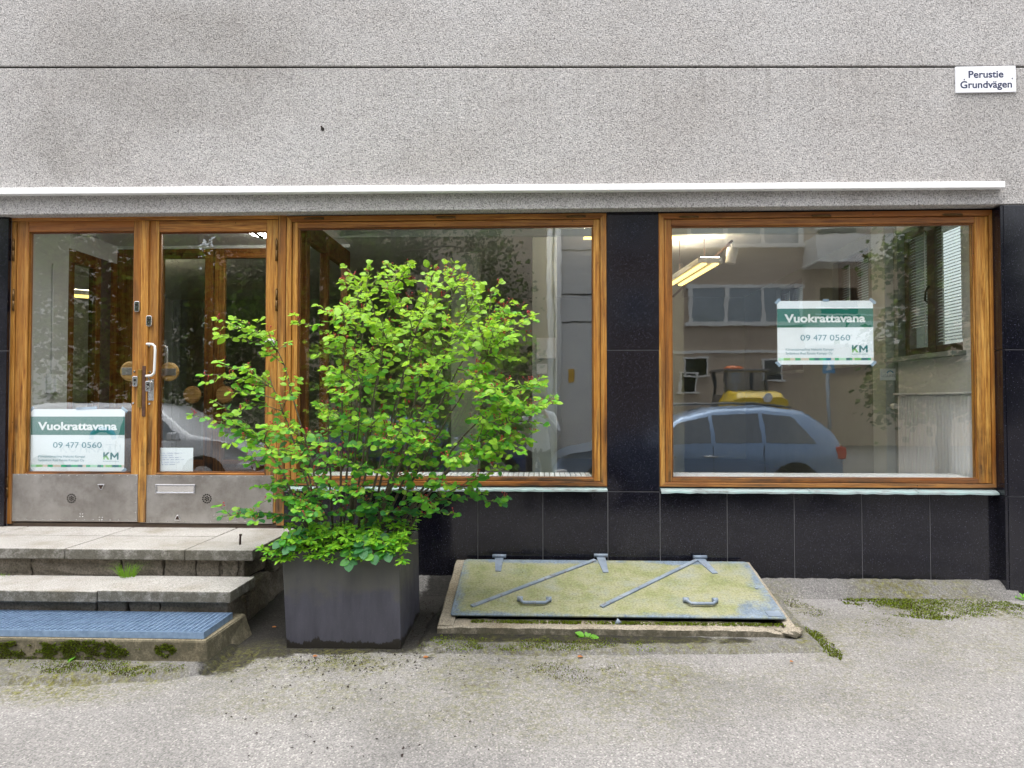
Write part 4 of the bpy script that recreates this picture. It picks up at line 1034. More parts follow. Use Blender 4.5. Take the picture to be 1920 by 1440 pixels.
# ================================================================== LEAVES AND PLANTS
def leaf_pts(kind):
    if kind == 'round': W = ((0, .0), (.12, .26), (.35, .40), (.6, .40), (.82, .27), (1.0, .0)); fold, curl = .22, .10
    elif kind == 'lance': W = ((0, .0), (.15, .10), (.4, .19), (.65, .20), (.85, .11), (1.0, .0)); fold, curl = .25, .22
    else: W = ((0, .0), (.15, .22), (.4, .34), (.62, .31), (.84, .16), (1.0, .0)); fold, curl = .28, .14
    c = [(x, 0, -curl * x * x) for x, _ in W]
    l = [(x, w_, -curl * x * x + fold * w_) for x, w_ in W]; r = [(x, -w_, -curl * x * x + fold * w_) for x, w_ in W]
    return c, l, r
def add_leaf(mb, kind, loc, xdir, up, size, m=0):
    c, l, r = leaf_pts(kind); X_ = xdir.normalized(); Y_ = up.cross(X_)
    Y_ = Y_.normalized() if Y_.length > 1e-4 else X_.orthogonal().normalized(); Z_ = X_.cross(Y_)
    def tr(p): return loc + (X_ * p[0] + Y_ * p[1] + Z_ * p[2]) * size
    n = len(c); i = mb.add([tr(p) for p in c] + [tr(p) for p in l[1:-1]] + [tr(p) for p in r[1:-1]])
    L = [i] + [i + n + k for k in range(n - 2)] + [i + n - 1]; R2 = [i] + [i + n + n - 2 + k for k in range(n - 2)] + [i + n - 1]
    for k in range(n - 1):
        if k == 0: mb.face((i, i + 1, L[1]), m, True); mb.face((i, R2[1], i + 1), m, True)
        elif k == n - 2: mb.face((i + k, i + n - 1, L[k]), m, True); mb.face((i + k, R2[k], i + n - 1), m, True)
        else: mb.face((i + k, i + k + 1, L[k + 1], L[k]), m, True); mb.face((i + k, R2[k], R2[k + 1], i + k + 1), m, True)
_leafmesh = {}
def leaf_object(kind, mat, parent, loc, xdir, up, size):
    key = (kind, mat)
    if key not in _leafmesh:
        b = MB(); add_leaf(b, kind, Vector((0, 0, 0)), Vector((1, 0, 0)), Vector((0, 0, 1)), 1.0); _leafmesh[key] = b.mesh('leaf', mat)
    o = bpy.data.objects.new('leaf', _leafmesh[key]); COL.objects.link(o)
    X_ = xdir.normalized(); Y_ = up.cross(X_); Y_ = Y_.normalized() if Y_.length > 1e-4 else X_.orthogonal().normalized(); Z_ = X_.cross(Y_)
    m = Matrix((X_, Y_, Z_)).transposed().to_4x4() @ Matrix.Scale(size, 4); m.translation = loc
    o.parent = parent; o.matrix_parent_inverse = parent_world(parent).inverted(); o.matrix_basis = m
    return o

def grow_shrub():
    r = random.Random(21)
    root = empty('flowering_shrub', ((pl0 + pl1) / 2, yPl + .3, zt - .04))
    tag(root, 'bushy green shrub with round leaves and red berries growing in the planter', 'shrub')
    base_c = Vector(((pl0 + pl1) / 2 + .02, yPl + .30, zt - .05))
    def C(px, py): return (380 + px * .4167, 470 + py * .4167)
    mains = [  # crop pixel of the tip, depth, base shift
        ((740, 130), -.72, -.04), ((700, 190), -.62, -.08), ((860, 90), -.70, .00), ((1040, 80), -.66, .03), ((1160, 110), -.58, .06), ((1230, 190), -.74, .08), ((1330, 230), -.64, .09),
        ((640, 240), -.80, -.10), ((320, 380), -.66, -.19), ((300, 560), -.78, -.2), ((1440, 590), -.70, .14), ((1330, 420), -.86, .12), ((1480, 700), -.82, .16), ((1260, 880), -.95, .15),
        ((980, 300), -.9, .02), ((830, 360), -.95, -.03), ((1110, 470), -.98, .06), ((560, 740), -.95, -.14), ((980, 800), -1.06, .05), ((430, 800), -.92, -.18), ((250, 830), -.85, -.22), ((720, 560), -1.0, -.07), ((330, 1020), -.86, -.22), ((1180, 1060), -.9, .2)]
    sec = [((650, 80), -.7), ((640, 140), -.78), ((745, 95), -.72), ((930, 66), -.7), ((1100, 66), -.62), ((1165, 92), -.6), ((1222, 165), -.75), ((1300, 190), -.62), ((1390, 235), -.68), ((1478, 312), -.66), ((1360, 330), -.8), ((520, 250), -.8), ((425, 322), -.82), ((600, 290), -.86),
           ((575, 405), -.92), ((650, 400), -.98), ((545, 535), -.92), ((640, 540), -1.0), ((1350, 370), -.8), ((1400, 485), -.86), ((1260, 515), -.95), ((1520, 605), -.76), ((1575, 690), -.8), ((1530, 780), -.84), ((1480, 860), -.9), ((1400, 840), -.96), ((1355, 985), -1.0), ((1290, 935), -1.02), ((1220, 870), -1.05),
           ((75, 310), -.66), ((150, 305), -.72), ((85, 385), -.7), ((225, 350), -.76), ((300, 385), -.7), ((10, 560), -.78), ((95, 520), -.84), ((180, 530), -.74), ((290, 460), -.7), ((420, 582), -.82), ((60, 680), -.82), ((130, 640), -.88), ((225, 610), -.78), ((-40, 740), -.84), ((90, 745), -.9), ((200, 690), -.8), ((110, 820), -.86), ((180, 850), -.95), ((210, 960), -.9), ((300, 790), -.95), ((250, 880), -.9),
           ((240, 1180), -.9), ((95, 1196), -.86), ((165, 1185), -.88), ((260, 1060), -.92), ((1345, 1135), -.84), ((1250, 1090), -.86), ((1130, 1185), -.9), ((1040, 1160), -.98), ((1060, 1040), -1.0), ((320, 1100), -.98)]
    poly = [(640, 520), (700, 508), (760, 498), (880, 505), (900, 560), (960, 575), (985, 605), (935, 625), (955, 690), (1010, 725), (1025, 770), (960, 790), (985, 830), (940, 870), (850, 890), (770, 950), (735, 1000), (575, 1000), (535, 930), (490, 850), (470, 820), (540, 780), (630, 745), (610, 700), (640, 660), (630, 610), (600, 590), (655, 560)]
    def inside(u, v):
        c = False
        for (x1, y1), (x2, y2) in zip(poly, poly[1:] + poly[:1]):
            if (y1 > v) != (y2 > v) and u < (x2 - x1) * (v - y1) / (y2 - y1) + x1: c = not c
        return c
    stems = []
    def arch(a, b, lift, n=9, wob=.006):
        mid = a.lerp(b, .5) + Vector((0, 0, lift)); out = []
        for k in range(n + 1):
            t = k / n; p = a * (1 - t) ** 2 + mid * 2 * t * (1 - t) + b * t * t
            if 0 < k < n: p += Vector((r.uniform(-wob, wob), r.uniform(-wob, wob), r.uniform(-wob, wob)))
            out.append(p)
        return out
    meshes = []
    for (cp, y, bx) in mains:
        u, v = C(*cp); tip = P(u, v + 3, y); b = base_c + Vector((bx, r.uniform(-.12, .12), 0)); d = tip - b
        ctrl_lift = .10 + .12 * abs(d.x)
        path = arch(b, tip, ctrl_lift, 12, .005); stems.append((path, .0085 if d.length > .6 else .006)); mb = MB()
        n = len(path); mb.tube(path, [stems[-1][1] * (1 - .72 * k / (n - 1)) for k in range(n)], 6, 0); meshes.append(mb)
    shoots = []
    extra = []
    tries = 0
    while len(extra) < 205 and tries < 6000:
        tries += 1; u, v = r.uniform(460, 1030), r.uniform(495, 1000)
        if not inside(u, v): continue
        if v > 930 and r.random() < .35: continue
        y = r.uniform(-1.16, -.42)
        if all((Vector((u, v)) - Vector((a, b))).length + abs(y - c) * 150 > 24 for a, b, c in extra): extra.append((u, v, y))
    for _ in range(24):
        extra.append((r.uniform(545, 770), r.uniform(880, 965), r.uniform(-1.05, -.6)))
    targets = [(*C(*cp), y) for cp, y in sec] + extra
    for (u, v, y) in targets:
        T = P(u, v, y); best = None
        for si, (path, rad) in enumerate(stems):
            n = len(path)
            for k in range(3, n - 1):
                S = path[k]; d = (T - S).length; pen = max(0, S.z - T.z + .03) * 1.6
                h = abs(T.x - S.x)
                c = d + pen + (.2 if T.x * 0 + (T.x - base_c.x) * (T.x - S.x) < 0 and h > .1 else 0)
                if best is None or c < best[0]: best = (c, si, k)
        _, si, k = best; S = stems[si][0][k]
        L = (T - S).length
        if L < .05: continue
        path = arch(S, T, .10 * L, max(4, int(L / .035)), .004); shoots.append(path)
        n = len(path); meshes[si].tube(path, [.0034 * (1 - .6 * j / (n - 1)) for j in range(n)], 5, 1)
    for mb in meshes: mb.build('stem', ['bark', 'twig'], root)
    # leaves: along every shoot, along the upper part of the stems, and on short side twigs
    leaves = []; berries = []; stalks = MB()
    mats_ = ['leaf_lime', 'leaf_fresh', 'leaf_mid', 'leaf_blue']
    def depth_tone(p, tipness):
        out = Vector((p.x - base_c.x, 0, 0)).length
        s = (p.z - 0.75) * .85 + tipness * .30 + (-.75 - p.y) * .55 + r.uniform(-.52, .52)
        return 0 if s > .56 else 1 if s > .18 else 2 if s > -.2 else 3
    def put(p, d, tip, big=1.0):
        up = Vector((r.gauss(0, .65), r.gauss(-.62, .70), 1.0)).normalized()
        sz = r.uniform(.030, .051) * big * r.choice((1, 1, 1, .7, 1.15)) * (1 - .22 * tip)
        d = (d + Vector((0, 0, r.uniform(-.35, .1)))).normalized()
        st = p + d * .012; stalks.tube([p, st], .0009, 3)
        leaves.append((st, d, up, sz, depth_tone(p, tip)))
    def along(path, t0, step):
        acc = r.uniform(0, step); side = 1; L = sum((b - a).length for a, b in zip(path, path[1:])); run = 0
        for a, b in zip(path, path[1:]):
            seg = (b - a).length; d = (b - a).normalized(); h = d.cross(Vector((0, 0, 1)))
            h = h.normalized() if h.length > .05 else Vector((r.uniform(-1, 1), r.uniform(-1, 1), 0)).normalized()
            while acc < seg:
                f = (run + acc) / L; p = a + d * acc
                if f > t0:
                    dd = (d * r.uniform(.3, .9) + h * side * r.uniform(.5, 1.2)); dd.z = dd.z * .6 + r.gauss(0, .28)
                    put(p, dd, max(0, (f - .5) * 2)); side = -side
                acc += step * r.uniform(.75, 1.3)
            acc -= seg; run += seg
        d = (path[-1] - path[-2]).normalized()
        for q in (-.7, 0, .7):
            c, s = math.cos(q), math.sin(q); put(path[-1], Vector((d.x * c - d.y * s, d.x * s + d.y * c, d.z * .5)), .8)
        if r.random() < .5:
            for _ in range(r.randint(1, 4)):
                e = path[-1] + Vector((r.gauss(0, .014), r.gauss(0, .014), r.uniform(.008, .034))); stalks.tube([path[-1], e], .0008, 3, 1); berries.append(e)
    def side_twig(p, d, L):
        path = arch(p, p + d * L, .02 * L, 3, .002); stalks.tube(path, [.0016, .0014, .001, .0008], 4, 0); along(path, .12, .022)
    for path in shoots:
        along(path, .20, .019)
        n = len(path)
        for k in range(2, n - 1):
            if r.random() < .42:
                d = (path[k + 1] - path[k]).normalized(); ang = r.choice((-1, 1)) * r.uniform(.6, 1.2); c, s = math.cos(ang), math.sin(ang)
                side_twig(path[k], Vector((d.x * c - d.y * s, d.x * s + d.y * c, r.uniform(-.45, .9))).normalized(), r.uniform(.05, .12))
    for path, _ in stems:
        along(path, .66, .030)
        n = len(path)
        for k in range(5, n - 1):
            for _ in range(1 if r.random() < .65 else 0):
                t = r.uniform(0, 6.28); side_twig(path[k], Vector((math.cos(t), math.sin(t) * .8, r.uniform(-.2, 1.0))).normalized(), r.uniform(.06, .15))
    # low skirt of larger leaves hanging over the rim
    for (u, v, y) in ((700, 1040, -1.03), (655, 1052, -1.03), (725, 1036, -1.02), (682, 1030, -1.03), (528, 1014, -1.02), (545, 1024, -1.03), (560, 960, -.9), (690, 955, -.9), (820, 940, -.74), (770, 960, -.8)):
        T = P(u, v, y); S = Vector((base_c.x + (T.x - base_c.x) * .5, base_c.y + (T.y - base_c.y) * .45, zt + .01)); path = arch(S, T, .12, 6, .003); stalks.tube(path, [.0022] * 7, 4, 0)
        acc = 0
        for a, b in zip(path[2:], path[3:]):
            d = (b - a).normalized(); h = d.cross(Vector((0, 0, 1))); h = h.normalized() if h.length > .1 else Vector((1, 0, 0))
            for s in (-1, 1):
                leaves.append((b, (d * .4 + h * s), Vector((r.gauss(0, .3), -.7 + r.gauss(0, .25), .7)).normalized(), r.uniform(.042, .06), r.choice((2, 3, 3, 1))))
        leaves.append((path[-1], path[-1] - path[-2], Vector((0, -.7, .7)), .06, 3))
    # no leaf may stand inside the wall, the frames or the step
    leaves = [q for q in leaves if q[0].y < .03 and not (q[0].z < zt - .10 and q[0].y > yPl - .02 and pl0 < q[0].x < pl1)]
    vis = sorted(range(len(leaves)), key=lambda i: leaves[i][0].y - 3.0 * leaves[i][3] + r.uniform(0, .25))
    pick = set(vis[:300])
    fo = MB()
    for i, (p, d, up, sz, tone) in enumerate(leaves):
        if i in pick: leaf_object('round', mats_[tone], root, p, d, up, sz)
        else: add_leaf(fo, 'round', p, d, up, sz, tone)
    fo.build('foliage', mats_, root, kind='stuff')
    stalks.build('leaf_stalk', ['twig', 'berry'], root, kind='stuff')
    bb = MB()
    for p in berries:
        s = r.uniform(.0032, .0055)
        i = bb.add([p + Vector(q) * s for q in ((1, 0, 0), (-1, 0, 0), (0, 1, 0), (0, -1, 0), (0, 0, 1.1), (0, 0, -1.1))])
        for f in ((0, 2, 4), (2, 1, 4), (1, 3, 4), (3, 0, 4), (2, 0, 5), (1, 2, 5), (3, 1, 5), (0, 3, 5)): bb.face([i + q for q in f], 0, True)
    bb.build('berry', 'berry', root, kind='stuff')
    print('shrub leaves', len(leaves), 'shoots', len(shoots))
grow_shrub()

def ground_cover():
    r = random.Random(31)
    root = empty('ground_cover_plant', ((pl0 + pl1) / 2, yPl + .1, zt - .04)); tag(root, 'low pale green plant with pointed leaves filling the planter rim', 'plant')
    lv = []; st = MB()
    spots = []
    for k in range(190):
        x = r.uniform(pl0 - .02, pl1 + .025); y = yPl - .035 + .45 * r.random() ** 1.8; spots.append((x, y, zt + r.uniform(-.012, .115) - max(0, (yPl + .02 - y)) * .9))
    for u, v in ((505, 1035), (492, 1028), (515, 1022), (500, 1048), (590, 1040), (740, 1010), (770, 1020), (760, 1000)):
        q = P(u, v, yPl - .015); spots.append((q.x, q.y, q.z))
    for x, y, z in spots:
        c = Vector((x, y, z)); b = Vector((min(max(x, pl0 + .05), pl1 - .05), max(y, yPl + .05) , zt - .04))
        st.tube([b, b.lerp(c, .5) + Vector((0, 0, .03)), c], .0016, 4)
        n = r.randint(6, 9); a0 = r.uniform(0, 6); tilt = Vector((r.gauss(0, .25), r.gauss(-.35, .25), 1)).normalized()
        for k in range(n):
            a = a0 + k * 2 * math.pi / n + r.uniform(-.25, .25); d = Vector((math.cos(a), math.sin(a), r.uniform(-.1, .55)))
            d -= tilt * d.dot(tilt) * .55
            lv.append((c + d.normalized() * .004, d, (tilt + Vector((0, 0, .4))).normalized(), r.uniform(.028, .046), 0 if r.random() < .68 else 1))
        for k in range(3):
            a = r.uniform(0, 6.3); lv.append((c, Vector((math.cos(a) * .5, math.sin(a) * .5, 1)), Vector((math.cos(a), math.sin(a), 0.1)), r.uniform(.016, .026), 0))
    order = sorted(range(len(lv)), key=lambda i: lv[i][0].y - 4 * lv[i][3]); pick = set(order[:240]); fo = MB(); ms = ['cover_light', 'cover_dark']
    for i, (p, d, up, s, t_) in enumerate(lv):
        if i in pick: leaf_object('lance', ms[t_], root, p, d, up, s)
        else: add_leaf(fo, 'lance', p, d, up, s, t_)
    fo.build('foliage', ms, root, kind='stuff'); st.build('stem', 'twig', root, kind='stuff')
ground_cover()

# weeds and grass
def weed(loc, sizes, label, seed, mat='leaf_fresh', kind='ovate', up=(0, -.4, 1)):
    r = random.Random(seed); root = empty('weed', loc); tag(root, label, 'weed')
    for a, s, lift in sizes:
        d = Vector((math.cos(R_(a)), math.sin(R_(a)), lift)); p = Vector(loc) + d.normalized() * s * .25
        MB().tube([loc, Vector(loc).lerp(p, .5) + Vector((0, 0, .004)), p], .0017, 4).build('stalk', 'grass_green', root)
        leaf_object(kind, mat, root, p, d, Vector(up), s)
q = P(92, 1262, -1.285)
weed(q, ((20, .12, .75), (140, .07, 1.0), (225, .10, -.05), (190, .06, .5), (60, .05, 1.1)), 'broad leaved weed growing from the mossy foot of the steps', 1)
q = P(1100, 1196, -.84)
weed(q, ((165, .055, .45), (15, .075, -.02), (95, .03, 1.0), (185, .04, .1), (-20, .055, .2), (40, .03, .7)), 'small bright weed growing against the hatch curb', 2)
q = Vector((X(1917, 1105, -.03), -.03, 0.0))
weed(q, ((160, .04, .8), (200, .05, .3), (100, .04, 1), (230, .045, .2), (20, .05, .5), (300, .04, .5), (140, .035, .5), (250, .03, .9)), 'leafy weed at the foot of the far right granite pier', 3)
def grass_tuft(c, n, h, spread, label, seed):
    r = random.Random(seed); mb = MB()
    for _ in range(n):
        a = r.uniform(0, 6.28); rr = spread * math.sqrt(r.random()); b = c + Vector((rr * math.cos(a), rr * .4 * math.sin(a), 0)); hh = h * r.uniform(.5, 1.1); lean = Vector((math.cos(a), math.sin(a) * .6 - .3, 0)) * hh * r.uniform(.2, 1.5)
        w_ = r.uniform(.0006, .0011); sd = Vector((w_, 0, 0))
        m_ = b + lean * .35 + Vector((0, 0, hh * .6)); e = b + lean + Vector((0, 0, hh * r.uniform(.55, .9)))
        i = mb.add([b - sd, b + sd, m_ + sd * .8, m_ - sd * .8, e]); mb.face((i, i + 1, i + 2, i + 3)); mb.face((i + 3, i + 2, i + 4))
    return tag(mb.build('grass_tuft', 'grass_green'), label, 'grass tuft')
q = PZ(240, 1082, z2); grass_tuft(Vector((q.x, q.y - .01, z2)), 120, .115, .045, 'tuft of bright grass sprouting from the step joint', 5)
q = PZ(8, 1080, z2); grass_tuft(Vector((q.x, q.y, z2)), 22, .022, .03, 'thin low grass at the back of the middle step', 6)

# moss cushions: many tiny fronds, one mass each
def moss(name, pts_fn, n, size, seed, mats3=('moss_green', 'moss_brown', 'moss_bright'), wts=(.5, .3, .2)):
    r = random.Random(seed); mb = MB(); k = 0
    for _ in range(n):
        p, nrm_ = pts_fn(r)
        if p is None: continue
        m = r.choices((0, 1, 2), wts)[0]; s = size * r.uniform(.5, 1.35)
        for _ in range(3):
            d = (nrm_ + Vector((r.uniform(-1, 1), r.uniform(-1, 1), r.uniform(-1, 1))) * .9).normalized(); t_ = d.orthogonal().normalized(); a = r.uniform(0, 6.28)
            t_ = (Matrix.Rotation(a, 3, d) @ t_) * s * .35
            i = mb.add([p - t_ - nrm_ * .002, p + t_ - nrm_ * .002, p + d * s]); mb.face((i, i + 1, i + 2), m)
    o = mb.build(name, list(mats3)); o['kind'] = 'stuff'; return o
from mathutils import noise as NZ
def ground_patch(u, v, ru, rv, thr=.0, lift=0.0, sc=5.0):
    c = G(u, v); rx = ru * (c.y + 4.7) / F; ry = abs(G(u, v + rv).y - c.y)
    def fn(r):
        a = r.uniform(0, 6.28); q = math.sqrt(r.random()); x, y = c.x + rx * q * math.cos(a), c.y + ry * q * math.sin(a)
        nv = NZ.noise((x * sc, y * sc * 1.4, 1.7)) + .5 * NZ.noise((x * sc * 4, y * sc * 4, .3)) - 1.15 * max(0, q - .30)
        if nv + r.gauss(0, .12) < (thr if thr < -.4 else thr - .28): return None, None
        return Vector((x, y, gz(y) + lift + .001)), Vector((0, 0, 1))
    return fn
moss('moss', ground_patch(1745, 1130, 165, 34, -.50), 15000, 0.0075, 1, wts=(.5, .25, .25))
moss('moss', ground_patch(1660, 1178, 130, 22, .12), 1980, 0.0043, 2, wts=(.3, .6, .1))
moss('moss', ground_patch(1905, 1156, 40, 14, -.1), 1100, 0.0056, 3)
moss('moss', ground_patch(1535, 1205, 26, 34, -.25), 1980, 0.0062, 4, wts=(.55, .25, .2))
moss('moss', ground_patch(1495, 1135, 60, 26, .05), 1760, 0.0043, 41, wts=(.25, .65, .1))
moss('moss', ground_patch(1060, 1216, 250, 15, -.02, .022), 5720, 0.0050, 5, wts=(.45, .3, .25))
moss('moss', ground_patch(850, 1212, 70, 18, -.15, .02), 1980, 0.0056, 6, wts=(.35, .2, .45))
moss('moss', ground_patch(1080, 1262, 200, 30, .16), 3080, 0.0037, 7, wts=(.3, .65, .05))
moss('moss', ground_patch(130, 1262, 230, 24, -.05, .03), 6600, 0.0056, 8, wts=(.5, .35, .15))
moss('moss', ground_patch(620, 1240, 130, 18, .12), 1540, 0.0031, 9, wts=(.4, .4, .2))
def ledge(r):
    x = r.uniform(lx0 + .12, lx1 - .02); nv = NZ.noise((x * 9, 2, 0)) + .35 * NZ.noise((x * 40, 1, 0))
    if nv + r.gauss(0, .35) < -.1: return None, None
    return Vector((x, r.uniform(-.765, -.715), .035)), Vector((0, -.4, 1)).normalized()
moss('moss', ledge, 5060, 0.0068, 10, wts=(.5, .2, .3))
def plinth_face(r):
    u, v = r.uniform(-60, 340), r.uniform(1200, 1243)
    c = min(math.hypot((u - a) / ra_, (v - b) / rb_) for a, b, ra_, rb_ in ((150, 1217, 80, 16), (312, 1219, 20, 12), (15, 1222, 30, 16), (215, 1224, 26, 12), (60, 1238, 120, 6)))
    nv = NZ.noise((u * .05, v * .09, 0)) + .5 * NZ.noise((u * .2, v * .25, 5))
    if c > 1.0 + nv * .5 or nv < -.25: return None, None
    p = P(u, v, yP - .006); return p, Vector((0, -1, .5)).normalized()
moss('moss', plinth_face, 11440, 0.0068, 12, wts=(.55, .3, .15))
# scattered dark bits and a few fallen leaves
r = random.Random(77); mb = MB()
def bit(p, s):
    d = [Vector((r.uniform(-1, 1), r.uniform(-1, 1), r.uniform(-.2, .8))) * s for _ in range(5)]
    i = mb.add([p + q for q in d]); mb.face((i, i + 1, i + 2)); mb.face((i, i + 2, i + 3)); mb.face((i, i + 3, i + 4)); mb.face((i + 1, i + 3, i + 4))
for _ in range(520):
    u = r.gauss(640, 170); v = r.choice((r.uniform(1218, 1300), r.uniform(1218, 1262), r.uniform(1225, 1420)))
    if not 420 < u < 1300: continue
    p = G(u, v); bit(p + Vector((0, 0, .002)), r.uniform(.0035, .0085))
for _ in range(160):
    p = G(r.uniform(760, 815), r.uniform(1100, 1210)); bit(p + Vector((0, 0, .004)), r.uniform(.004, .009))
for _ in range(60):
    q = Vector((r.uniform(lx0, lx0 + .9) - lx0, abs(r.gauss(.25, .2)), .0135)); w_ = LT @ q
    if q.y < .7: bit(w_, r.uniform(.002, .005))
for _ in range(26):
    p = PZ(r.uniform(300, 520), r.uniform(1005, 1028), zLand); bit(p, r.uniform(.002, .0045))
for _ in range(16):
    p = PZ(r.uniform(190, 440), r.uniform(1085, 1106), z2); bit(p, r.uniform(.002, .0045))
mb.build('debris', 'debris')['kind'] = 'stuff'
for u, v, s, lb in ((1083, 1234, .03, 'tiny orange fallen leaf before the hatch curb'), (586, 1233, .026, 'curled ochre fallen leaf in front of the planter'), (793, 1235, .03, 'pale dry fallen leaf beside the planter corner'), (510, 1178, .024, 'brown fallen leaf between steps and planter'), (1481, 1243, .022, 'pink dry leaf on the asphalt right of the hatch')):
    p = G(u, v) + Vector((0, 0, .006)); b = MB(); add_leaf(b, 'ovate', Vector((0, 0, 0)), Vector((1, .4, .1)), Vector((.1, -.2, 1)), s); o = b.build('fallen_leaf', 'dry_leaf'); o.location = p
    tag(o, lb, 'leaf', 'fallen leaves')

# ================================================================== INSIDE THE SHOP
XI0, XI1, YI, ZF, ZC = -5.6, 3.03, 5.9, 0.41, 2.80
struct(box('interior_floor', 'in_floor', None, XI0 - .3, XR - .02, .305, YI + .2, ZF - .25, ZF))
struct(box('interior_ceiling', 'in_wall', None, XI0 - .3, XR - .02, .36, YI + .2, ZC, ZC + .2))
struct(box('interior_wall', 'in_grey', None, XI0 - .3, XR - .02, YI, YI + .2, ZF, ZC))
struct(box('interior_wall', 'in_wall', None, XI0 - .2, XI0, .36, YI, ZF, ZC))
box('roof_slab', 'roughcast', shop, XL, XR, .36, YI + .3, 8.3, 8.5)
box('rear_wall', 'roughcast', shop, XL, XR, YI + .21, YI + .35, -.3, 8.29)
box('side_wall', 'roughcast', shop, XR - .25, XR - .003, .36, YI + .2, ZC + .21, 8.29)
box('side_wall', 'roughcast', shop, XL, XL + .2, .38, YI + .2, -.3, 8.29)
# right-hand wall with its two side windows
def gap_wall(spans, z0, z1):
    y = .31
    for a, b in spans + [(YI, YI)]:
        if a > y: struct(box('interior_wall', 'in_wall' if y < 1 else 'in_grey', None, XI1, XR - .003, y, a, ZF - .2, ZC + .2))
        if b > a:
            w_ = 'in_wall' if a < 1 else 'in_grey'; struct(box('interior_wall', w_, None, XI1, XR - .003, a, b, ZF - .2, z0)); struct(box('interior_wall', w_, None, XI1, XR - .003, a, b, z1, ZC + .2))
        y = b
SW = [(.50, 1.42), (1.95, 2.75), (3.6, 4.5)]
zs0, zs1 = 1.62, 2.68
gap_wall(SW, zs0, zs1)
for i, (a, b) in enumerate(SW):
    sw = empty('side_window', (XI1 + .1, (a + b) / 2, zs0), shop)
    x = XI1 + .06
    def fb(n, y0, y1, z0, z1, dx=0): box(n, 'dark_wood', sw, x + dx, x + .06 + dx, y0, y1, z0, z1, .003)
    fb('frame_post', a, a + .07, zs0, zs1); fb('frame_post', b - .07, b, zs0, zs1); mid = (a + b) / 2 + .05
    fb('mullion', mid - .055, mid + .055, zs0, zs1, -.004); fb('frame_rail', a + .071, mid - .056, zs0, zs0 + .07); fb('frame_rail', mid + .056, b - .071, zs0, zs0 + .07); fb('frame_rail', a + .071, mid - .056, zs1 - .06, zs1); fb('frame_rail', mid + .056, b - .071, zs1 - .06, zs1)
    box('window_shelf', 'in_grey', sw, XI1 - .10, x - .002, a - .04, b + .04, zs0 - .035, zs0 - .002, .003)
    box('glass_pane', 'inner_glass', sw, x + .085, x + .09, a, b, zs0, zs1)
    MB().tube([(x - .03, mid, zs0 + .42), (x - .05, mid, zs0 + .43), (x - .05, mid - .01, zs0 + .5), (x - .045, mid - .05, zs0 + .54)], .008, 8).build('latch_handle', 'iron', sw)
    for k, (y0, y1, low) in enumerate(((a + .075, mid - .06, .02), (mid + .06, b - .075, .16))):
        sl = MB(); z = zs1 - .07
        while z > zs0 + .08 + low:
            sl.hexa([(x + .012, y0, z - .006), (x + .034, y0, z + .006), (x + .034, y1, z + .006), (x + .012, y1, z - .006)], [(x + .012, y0, z - .005), (x + .034, y0, z + .007), (x + .034, y1, z + .007), (x + .012, y1, z - .005)]); z -= .024
        sl.build('blind_slat', 'blind', sw, kind='stuff')
        MB().tube([(x + .006, y0 + .04, zs1 - .06), (x + .006, y0 + .04, zs0 + .1)], .004, 6).build('blind_cord', 'white_plastic', sw)
# pipe column in the corner, radiator, valve
pc = P(1674, 760, 1.55)
tag(box('interior_column', 'in_column', None, pc.x - .09, XI1 - .001, 1.48, 1.72, ZF, ZC, .004), 'pale square column in the corner behind the radiator', 'column')
rad = empty('radiator', (XI1 - .08, .85, .8)); tag(rad, 'white ribbed panel radiator under the blinds inside the right window', 'radiator')
ry0, ry1, rz0, rz1 = .30, 1.28, .60, 1.315
box('back_panel', 'white_metal', rad, XI1 - .06, XI1 - .02, ry0, ry1, rz0, rz1 - .01, .004)
box('top_grille', 'white_metal', rad, XI1 - .115, XI1 - .018, ry0 - .004, ry1 + .004, rz1 - .008, rz1 + .006, .003)
m = MB(); n = 24
for k in range(n):
    y = ry0 + .015 + (ry1 - ry0 - .03) * k / (n - 1)
    m.hexa([(XI1 - .080, y - .010, rz0 + .01), (XI1 - .080, y + .010, rz0 + .01), (XI1 - .061, y + .013, rz0 + .01), (XI1 - .061, y - .013, rz0 + .01)], [(XI1 - .080, y - .010, rz1 - .02), (XI1 - .080, y + .010, rz1 - .02), (XI1 - .061, y + .013, rz1 - .02), (XI1 - .061, y - .013, rz1 - .02)])
m.build('rib', 'white_metal', rad, kind='stuff')
MB().tube([(XI1 - .08, ry1 + .02, rz1 - .10), (XI1 - .08, ry1 + .07, rz1 - .10), (XI1 - .08, ry1 + .10, rz1 - .10)], [.022, .024, .018], 12).build('valve', 'white_plastic', rad)
# sticker on the inner column
a, b, c, e = RECT(1650, 691, 1688, 713, 1.47)
stk = empty('window_sticker', ((a + b) / 2, 1.47, c)); tag(stk, 'small pale sticker with a blue arch on the column left of the radiator', 'sticker')
MB().box(a, b, 1.470, 1.4715, c, e).build('sticker_sheet', 'paper', stk)
lettering('KOTIKATU', 'ink_grey', stk, a + .015, b - .015, 1.4695, c + (e - c) * .28, (e - c) * .22, flip=True)
arc = [((a + b) / 2 + .024 * math.cos(t), 1.4692, c + (e - c) * .6 + .020 * math.sin(t)) for t in [math.pi * k / 10 for k in range(11)]]
MB().tube(arc, .0045, 5).build('arch_logo', 'ink_sky', stk)
